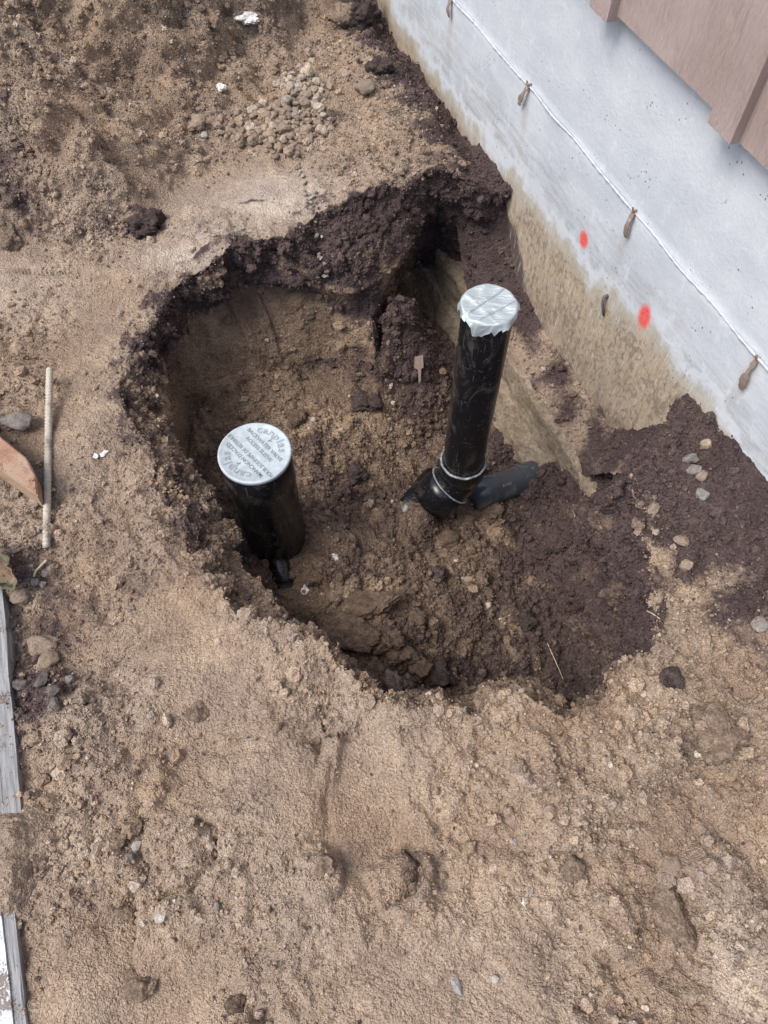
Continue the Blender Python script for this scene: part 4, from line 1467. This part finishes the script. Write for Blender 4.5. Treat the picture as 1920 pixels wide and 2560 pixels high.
def plank(name, start, length, mat, label, top_z, width=.14, thick=.04, ang=None, seed=0):
    V, F = boxgrid(length, width, thick, 90, 14, 4)
    V[:, 2] -= thick
    V[:, 1] += noise(V * [1, 0, 0], .12, 95 + seed) * .004
    V[:, 2] += noise(V * [.2, 1, 1], .012, 96 + seed) * .0014
    V[:, 0] += np.where((V[:, 0] < .001) | (V[:, 0] > length - .001), noise(V, .02, 97 + seed) * .01, 0)
    o = link(name, mesh(name, V, F), M[mat], None, (start[0], start[1], top_z), smooth=False)
    o.rotation_euler = (0.0, 0, ang)
    return tag(o, label, 'plank')


ang = math.atan2(dv[1], dv[0])
# local +y is to the left of travel (towards the hole when heading down); shift so the right edge is surveyed
perp = np.array([-math.sin(ang), math.cos(ang)])
st = k0[:2] - dv[:2] * .15 - perp * .14
plank('plank', st, .60, 'grey_wood', 'weathered grey plank with raised grain along the left edge', .022, ang=ang)
w0 = at_z(14, 1830, .014); w1 = at_z(57, 2205, .014)
dv2 = (w1 - w0); dv2 /= np.linalg.norm(dv2)
ang2 = math.atan2(dv2[1], dv2[0]); perp2 = np.array([-math.sin(ang2), math.cos(ang2)])
wp = empty('painted_plank', (w0[0] - dv2[0] * .03, w0[1] - dv2[1] * .03, .012), ang2)
tag(wp, 'white-painted plank with bare grey edge at the bottom left corner', 'plank')
V, F = boxgrid(.75, .019, .05, 90, 5, 4); V = V + [0, -.019, -.05]
V[:, 2] += noise(V * [.2, 1, 1], .012, 98) * .0014
link('bare_edge', mesh('bare_edge', V, F), M['grey_wood'], wp, smooth=False)
V, F = boxgrid(.75, .13, .05, 90, 10, 4); V = V + [0, -.1492, -.047]
V[:, 2] += noise(V, .03, 99) * .001
link('painted_face', mesh('painted_face', V, F), M['white_wood'], wp, smooth=False)

# soil heaped over the joint of the planks and along them
def soil_heap(x, y, rx, ry, h, mat, label, seed, rz=0.0):
    p, n = soil(x, y)
    nn = 46
    V = []
    for j in range(nn):
        t = j / (nn - 1)
        for i in range(80):
            a = 2 * math.pi * i / 80
            V.append((rx * t * math.cos(a), ry * t * math.sin(a), h * (math.cos(math.pi * t) * .5 + .5) - .02 * t))
    V = np.array(V)
    Q = V + np.array(p)
    V[:, 2] += (np.abs(noise(Q, .05, seed)) * .016 + np.abs(noise(Q, .024, seed + 1)) * .010 + np.abs(noise(Q, .012, seed + 2)) * .005) - .006
    V[:, :2] *= 1 + .25 * noise(Q, .08, seed + 3)[:, None]
    me = grid_mesh('soil_heap', V, 80, nn, True)
    fattr(me, 'tone', noise(Q, .05, seed + 5) * .6); fattr(me, 'dark', np.clip(.1 + noise(Q, .06, seed + 4) * .4, 0, 1)); fattr(me, 'dry', np.full(len(V), .3)); fattr(me, 'moist', np.full(len(V), .2))
    o = link('soil_heap', me, M['soil'], None, tuple(p)); o.rotation_euler = (0, 0, rz)
    return tag(o, label, 'soil', kind='stuff')


soil_heap(42, 1805, .085, .075, .05, 'soil', 'packed sandy soil spilled over the gap between the two planks', 120)
soil_heap(25, 1900, .05, .085, .028, 'soil', 'sandy soil spilled on the upper end of the white plank', 130)

# dead leaf
def leaf(x, y, size, rz):
    p, n = soil(x, y)
    V, F = [], []
    nt, nr_ = 72, 10
    for j in range(nr_ + 1):
        t = j / nr_
        for i in range(nt):
            a = 2 * math.pi * i / nt
            lobes_ = .62 + .38 * abs(math.cos(1.5 * a)) ** 1.6 + .05 * math.sin(13 * a)
            r = size * t * lobes_
            xx, yy = r * math.cos(a) * 1.25, r * math.sin(a) * .8
            V.append((xx, yy, .012 * math.sin(3 * a) * t * t + .5 * (t * size) ** 2 / size + .006 * math.sin(9 * t)))
    me = grid_mesh('leaf', V, nt, nr_ + 1, True)
    o = link('dead_leaf', me, M['leaf'], None, tuple(p + np.array([0, 0, .012])))
    o.rotation_euler = (.25, -.2, rz)
    s = o.modifiers.new('thickness', 'SOLIDIFY'); s.thickness = .0012
    return tag(o, 'curled brown and green dead leaf at the left edge above the plank', 'leaf')


leaf(18, 1250, .055, -.5)

# white foam smears and scraps
def scrap(x, y, size, label, seed, name='scrap', tall=.5, cat='scrap', mat='foam'):
    p, n = soil(x, y)
    V, F = lump(seed, 4, .9, .2, .5)
    d = np.linalg.norm(p - np.array([0, 0, CAM_H])); r = size / 2 * K / FOCAL * d
    o = link(name, mesh(name, V * [r, r * .75, r * tall], F), M[mat], None, tuple(p + np.asarray(n) * r * tall * .2), smooth=False)
    o.rotation_euler = (0, 0, seed * 1.3)
    return tag(o, label, cat)


scrap(538, 38, 36, 'crumpled white paper scrap on the spoil heap near the top', 201, 'paper_scrap', .3, 'paper scrap')
scrap(478, 190, 16, 'small white scrap on the spoil heap left of centre', 202, 'paper_scrap', .5, 'paper scrap')
scrap(727, 1203, 20, 'white fluff on the hole floor right of the sleeve outlet', 203, 'white_fluff', .3, 'fluff')
scrap(660, 1275, 16, 'small white fluff on the hole floor below the sleeve outlet', 204, 'white_fluff', .3, 'fluff')
scrap(206, 985, 10, 'tiny white scrap on sand between rebar and hole', 205, 'paper_scrap', .2, 'paper scrap')
scrap(225, 979, 12, 'white plastic sliver on sand right of the tiny scrap', 206, 'paper_scrap', .2, 'paper scrap')
scrap(1130, 1948, 12, 'white crumb of plaster in sand at lower right', 207, 'plaster_crumb', .5, 'plaster')

# flat piece sticking out of the far bank
p, n = soil(905, 785)
V = [(-.014, 0, .03), (.012, 0, .034), (.014, 0, -.004), (.006, 0, -.010), (.005, 0, -.045), (-.001, 0, -.055), (-.004, 0, -.012), (-.016, 0, -.004)]
nV = len(V)
V = V + [(x, .004, z) for x, y, z in V]
F = [tuple(range(nV)), tuple(range(2 * nV - 1, nV - 1, -1))] + [(i, i + nV, (i + 1) % nV + nV, (i + 1) % nV) for i in range(nV)]
o = link('metal_strip', mesh('metal_strip', V, F), M['rust'], None, tuple(p + np.array([0, -.022, .012])), smooth=False)
o.rotation_euler = (-.75, .12, .15)
tag(o, 'bent grey metal strip sticking out of the far bank', 'metal strip')

# ------------------------------------------------------------------ loose crumbs on the soil (geometry nodes, uncountable)
cr = np.random.default_rng(99)
dA = np.concatenate([(np.linalg.norm(np.cross(np.roll(G2, -1, 1) - G2, np.gradient(G2, axis=0)), axis=2)).reshape(-1), np.full(len(LV), (1.4 / ns) * (.195 / nc))])
inview = (PXX > -90) & (PXX < 1750) & (PXY > -90) & (PXY < 2290)
rough_all = np.concatenate([rough, np.full(len(LV), 1.0)])
wgt = np.where(inview, dA, 0) * np.clip(rough_all - .12, .10, 1.4) ** 1.6 * np.concatenate([np.where(is_bank, .25 + .75 * calm, 1), np.ones(len(LV))])
hidden_wall = (ALLV[:, :2] @ WN) > WC + .0
wgt[hidden_wall] = 0
wgt /= wgt.sum()
NCR = 190000
idx = cr.choice(len(ALLV), NCR, p=wgt)
rad = .0013 * (1 - cr.random(NCR)) ** (-1 / 2.7)
rad = np.clip(rad, .0013, .014)
pos = ALLV[idx] + cr.normal(size=(NCR, 3)) * .0022 + ALLN[idx] * (rad * .35)[:, None]
me = bpy.data.meshes.new('soil_crumbs')
me.vertices.add(NCR)
me.vertices.foreach_set('co', pos.astype(np.float32).ravel())
idx2 = np.where(idx < NR * NTH, np.clip(idx + np.round(cr.normal(size=NCR) * 4).astype(int) * NTH + np.round(cr.normal(size=NCR) * 6).astype(int), 0, NR * NTH - 1), idx)
att = ATT[idx2] + cr.normal(size=(NCR, 4)) * [.10, .18, .12, .22] + [0, 0, 0, .12]
kind_ = cr.random(NCR)
att[(kind_ < .05) & (rad < .0045), 0] = .62
att[(kind_ > .05) & (kind_ < .075) & (att[:, 0] < .35), :3] = [0, 1, 0]
for nme, col in zip(('dark', 'dry', 'moist', 'tone'), att.T): fattr(me, nme, np.clip(col, -1, 1))
sc3 = rad[:, None] * cr.uniform(.7, 1.25, (NCR, 3))
a = me.attributes.new('siz', 'FLOAT_VECTOR', 'POINT'); a.data.foreach_set('vector', sc3.astype(np.float32).ravel())
a = me.attributes.new('spin', 'FLOAT_VECTOR', 'POINT'); a.data.foreach_set('vector', cr.uniform(0, 6.28, (NCR, 3)).astype(np.float32).ravel())
a = me.attributes.new('pick', 'INT', 'POINT'); a.data.foreach_set('value', cr.integers(0, 6, NCR).astype(np.int32))
me.update()
crumbs = link('soil_crumbs', me, None, None, None, False)
tag(crumbs, 'loose soil crumbs and grains strewn over the ground and hole', 'soil', kind='stuff')

ng = bpy.data.node_groups.new('crumb_scatter', 'GeometryNodeTree')
ng.interface.new_socket('Geometry', in_out='INPUT', socket_type='NodeSocketGeometry')
ng.interface.new_socket('Geometry', in_out='OUTPUT', socket_type='NodeSocketGeometry')
gi = ng.nodes.new('NodeGroupInput'); go = ng.nodes.new('NodeGroupOutput')
join = ng.nodes.new('GeometryNodeJoinGeometry')
for i in range(6):
    ico = ng.nodes.new('GeometryNodeMeshIcoSphere'); ico.inputs['Radius'].default_value = 1; ico.inputs['Subdivisions'].default_value = 2
    sp_ = ng.nodes.new('GeometryNodeSetPosition')
    nz = ng.nodes.new('ShaderNodeTexNoise'); nz.noise_dimensions = '4D'
    nz.inputs['W'].default_value = i * 3.7; nz.inputs['Scale'].default_value = 1.3; nz.inputs['Detail'].default_value = 4
    sub = ng.nodes.new('ShaderNodeVectorMath'); sub.operation = 'SUBTRACT'; sub.inputs[1].default_value = (.5, .5, .5)
    mul = ng.nodes.new('ShaderNodeVectorMath'); mul.operation = 'SCALE'; mul.inputs['Scale'].default_value = 2.2
    ng.links.new(nz.outputs['Color'], sub.inputs[0]); ng.links.new(sub.outputs[0], mul.inputs[0]); ng.links.new(mul.outputs[0], sp_.inputs['Offset'])
    ng.links.new(ico.outputs['Mesh'], sp_.inputs['Geometry'])
    sm = ng.nodes.new('GeometryNodeSetMaterial'); sm.inputs['Material'].default_value = M['crumb']
    ng.links.new(sp_.outputs[0], sm.inputs[0])
    g2i = ng.nodes.new('GeometryNodeGeometryToInstance')
    ng.links.new(sm.outputs[0], g2i.inputs[0]); ng.links.new(g2i.outputs[0], join.inputs[0])
iop = ng.nodes.new('GeometryNodeInstanceOnPoints')
iop.inputs['Pick Instance'].default_value = True


def named(n, t):
    q = ng.nodes.new('GeometryNodeInputNamedAttribute'); q.data_type = t; q.inputs['Name'].default_value = n
    return q.outputs['Attribute']


e2r = ng.nodes.new('FunctionNodeEulerToRotation')
ng.links.new(named('spin', 'FLOAT_VECTOR'), e2r.inputs[0])
ng.links.new(gi.outputs[0], iop.inputs['Points']); ng.links.new(join.outputs[0], iop.inputs['Instance'])
ng.links.new(e2r.outputs[0], iop.inputs['Rotation']); ng.links.new(named('siz', 'FLOAT_VECTOR'), iop.inputs['Scale'])
ng.links.new(named('pick', 'INT'), iop.inputs['Instance Index'])
ng.links.new(iop.outputs[0], go.inputs[0])
md = crumbs.modifiers.new('scatter', 'NODES'); md.node_group = ng
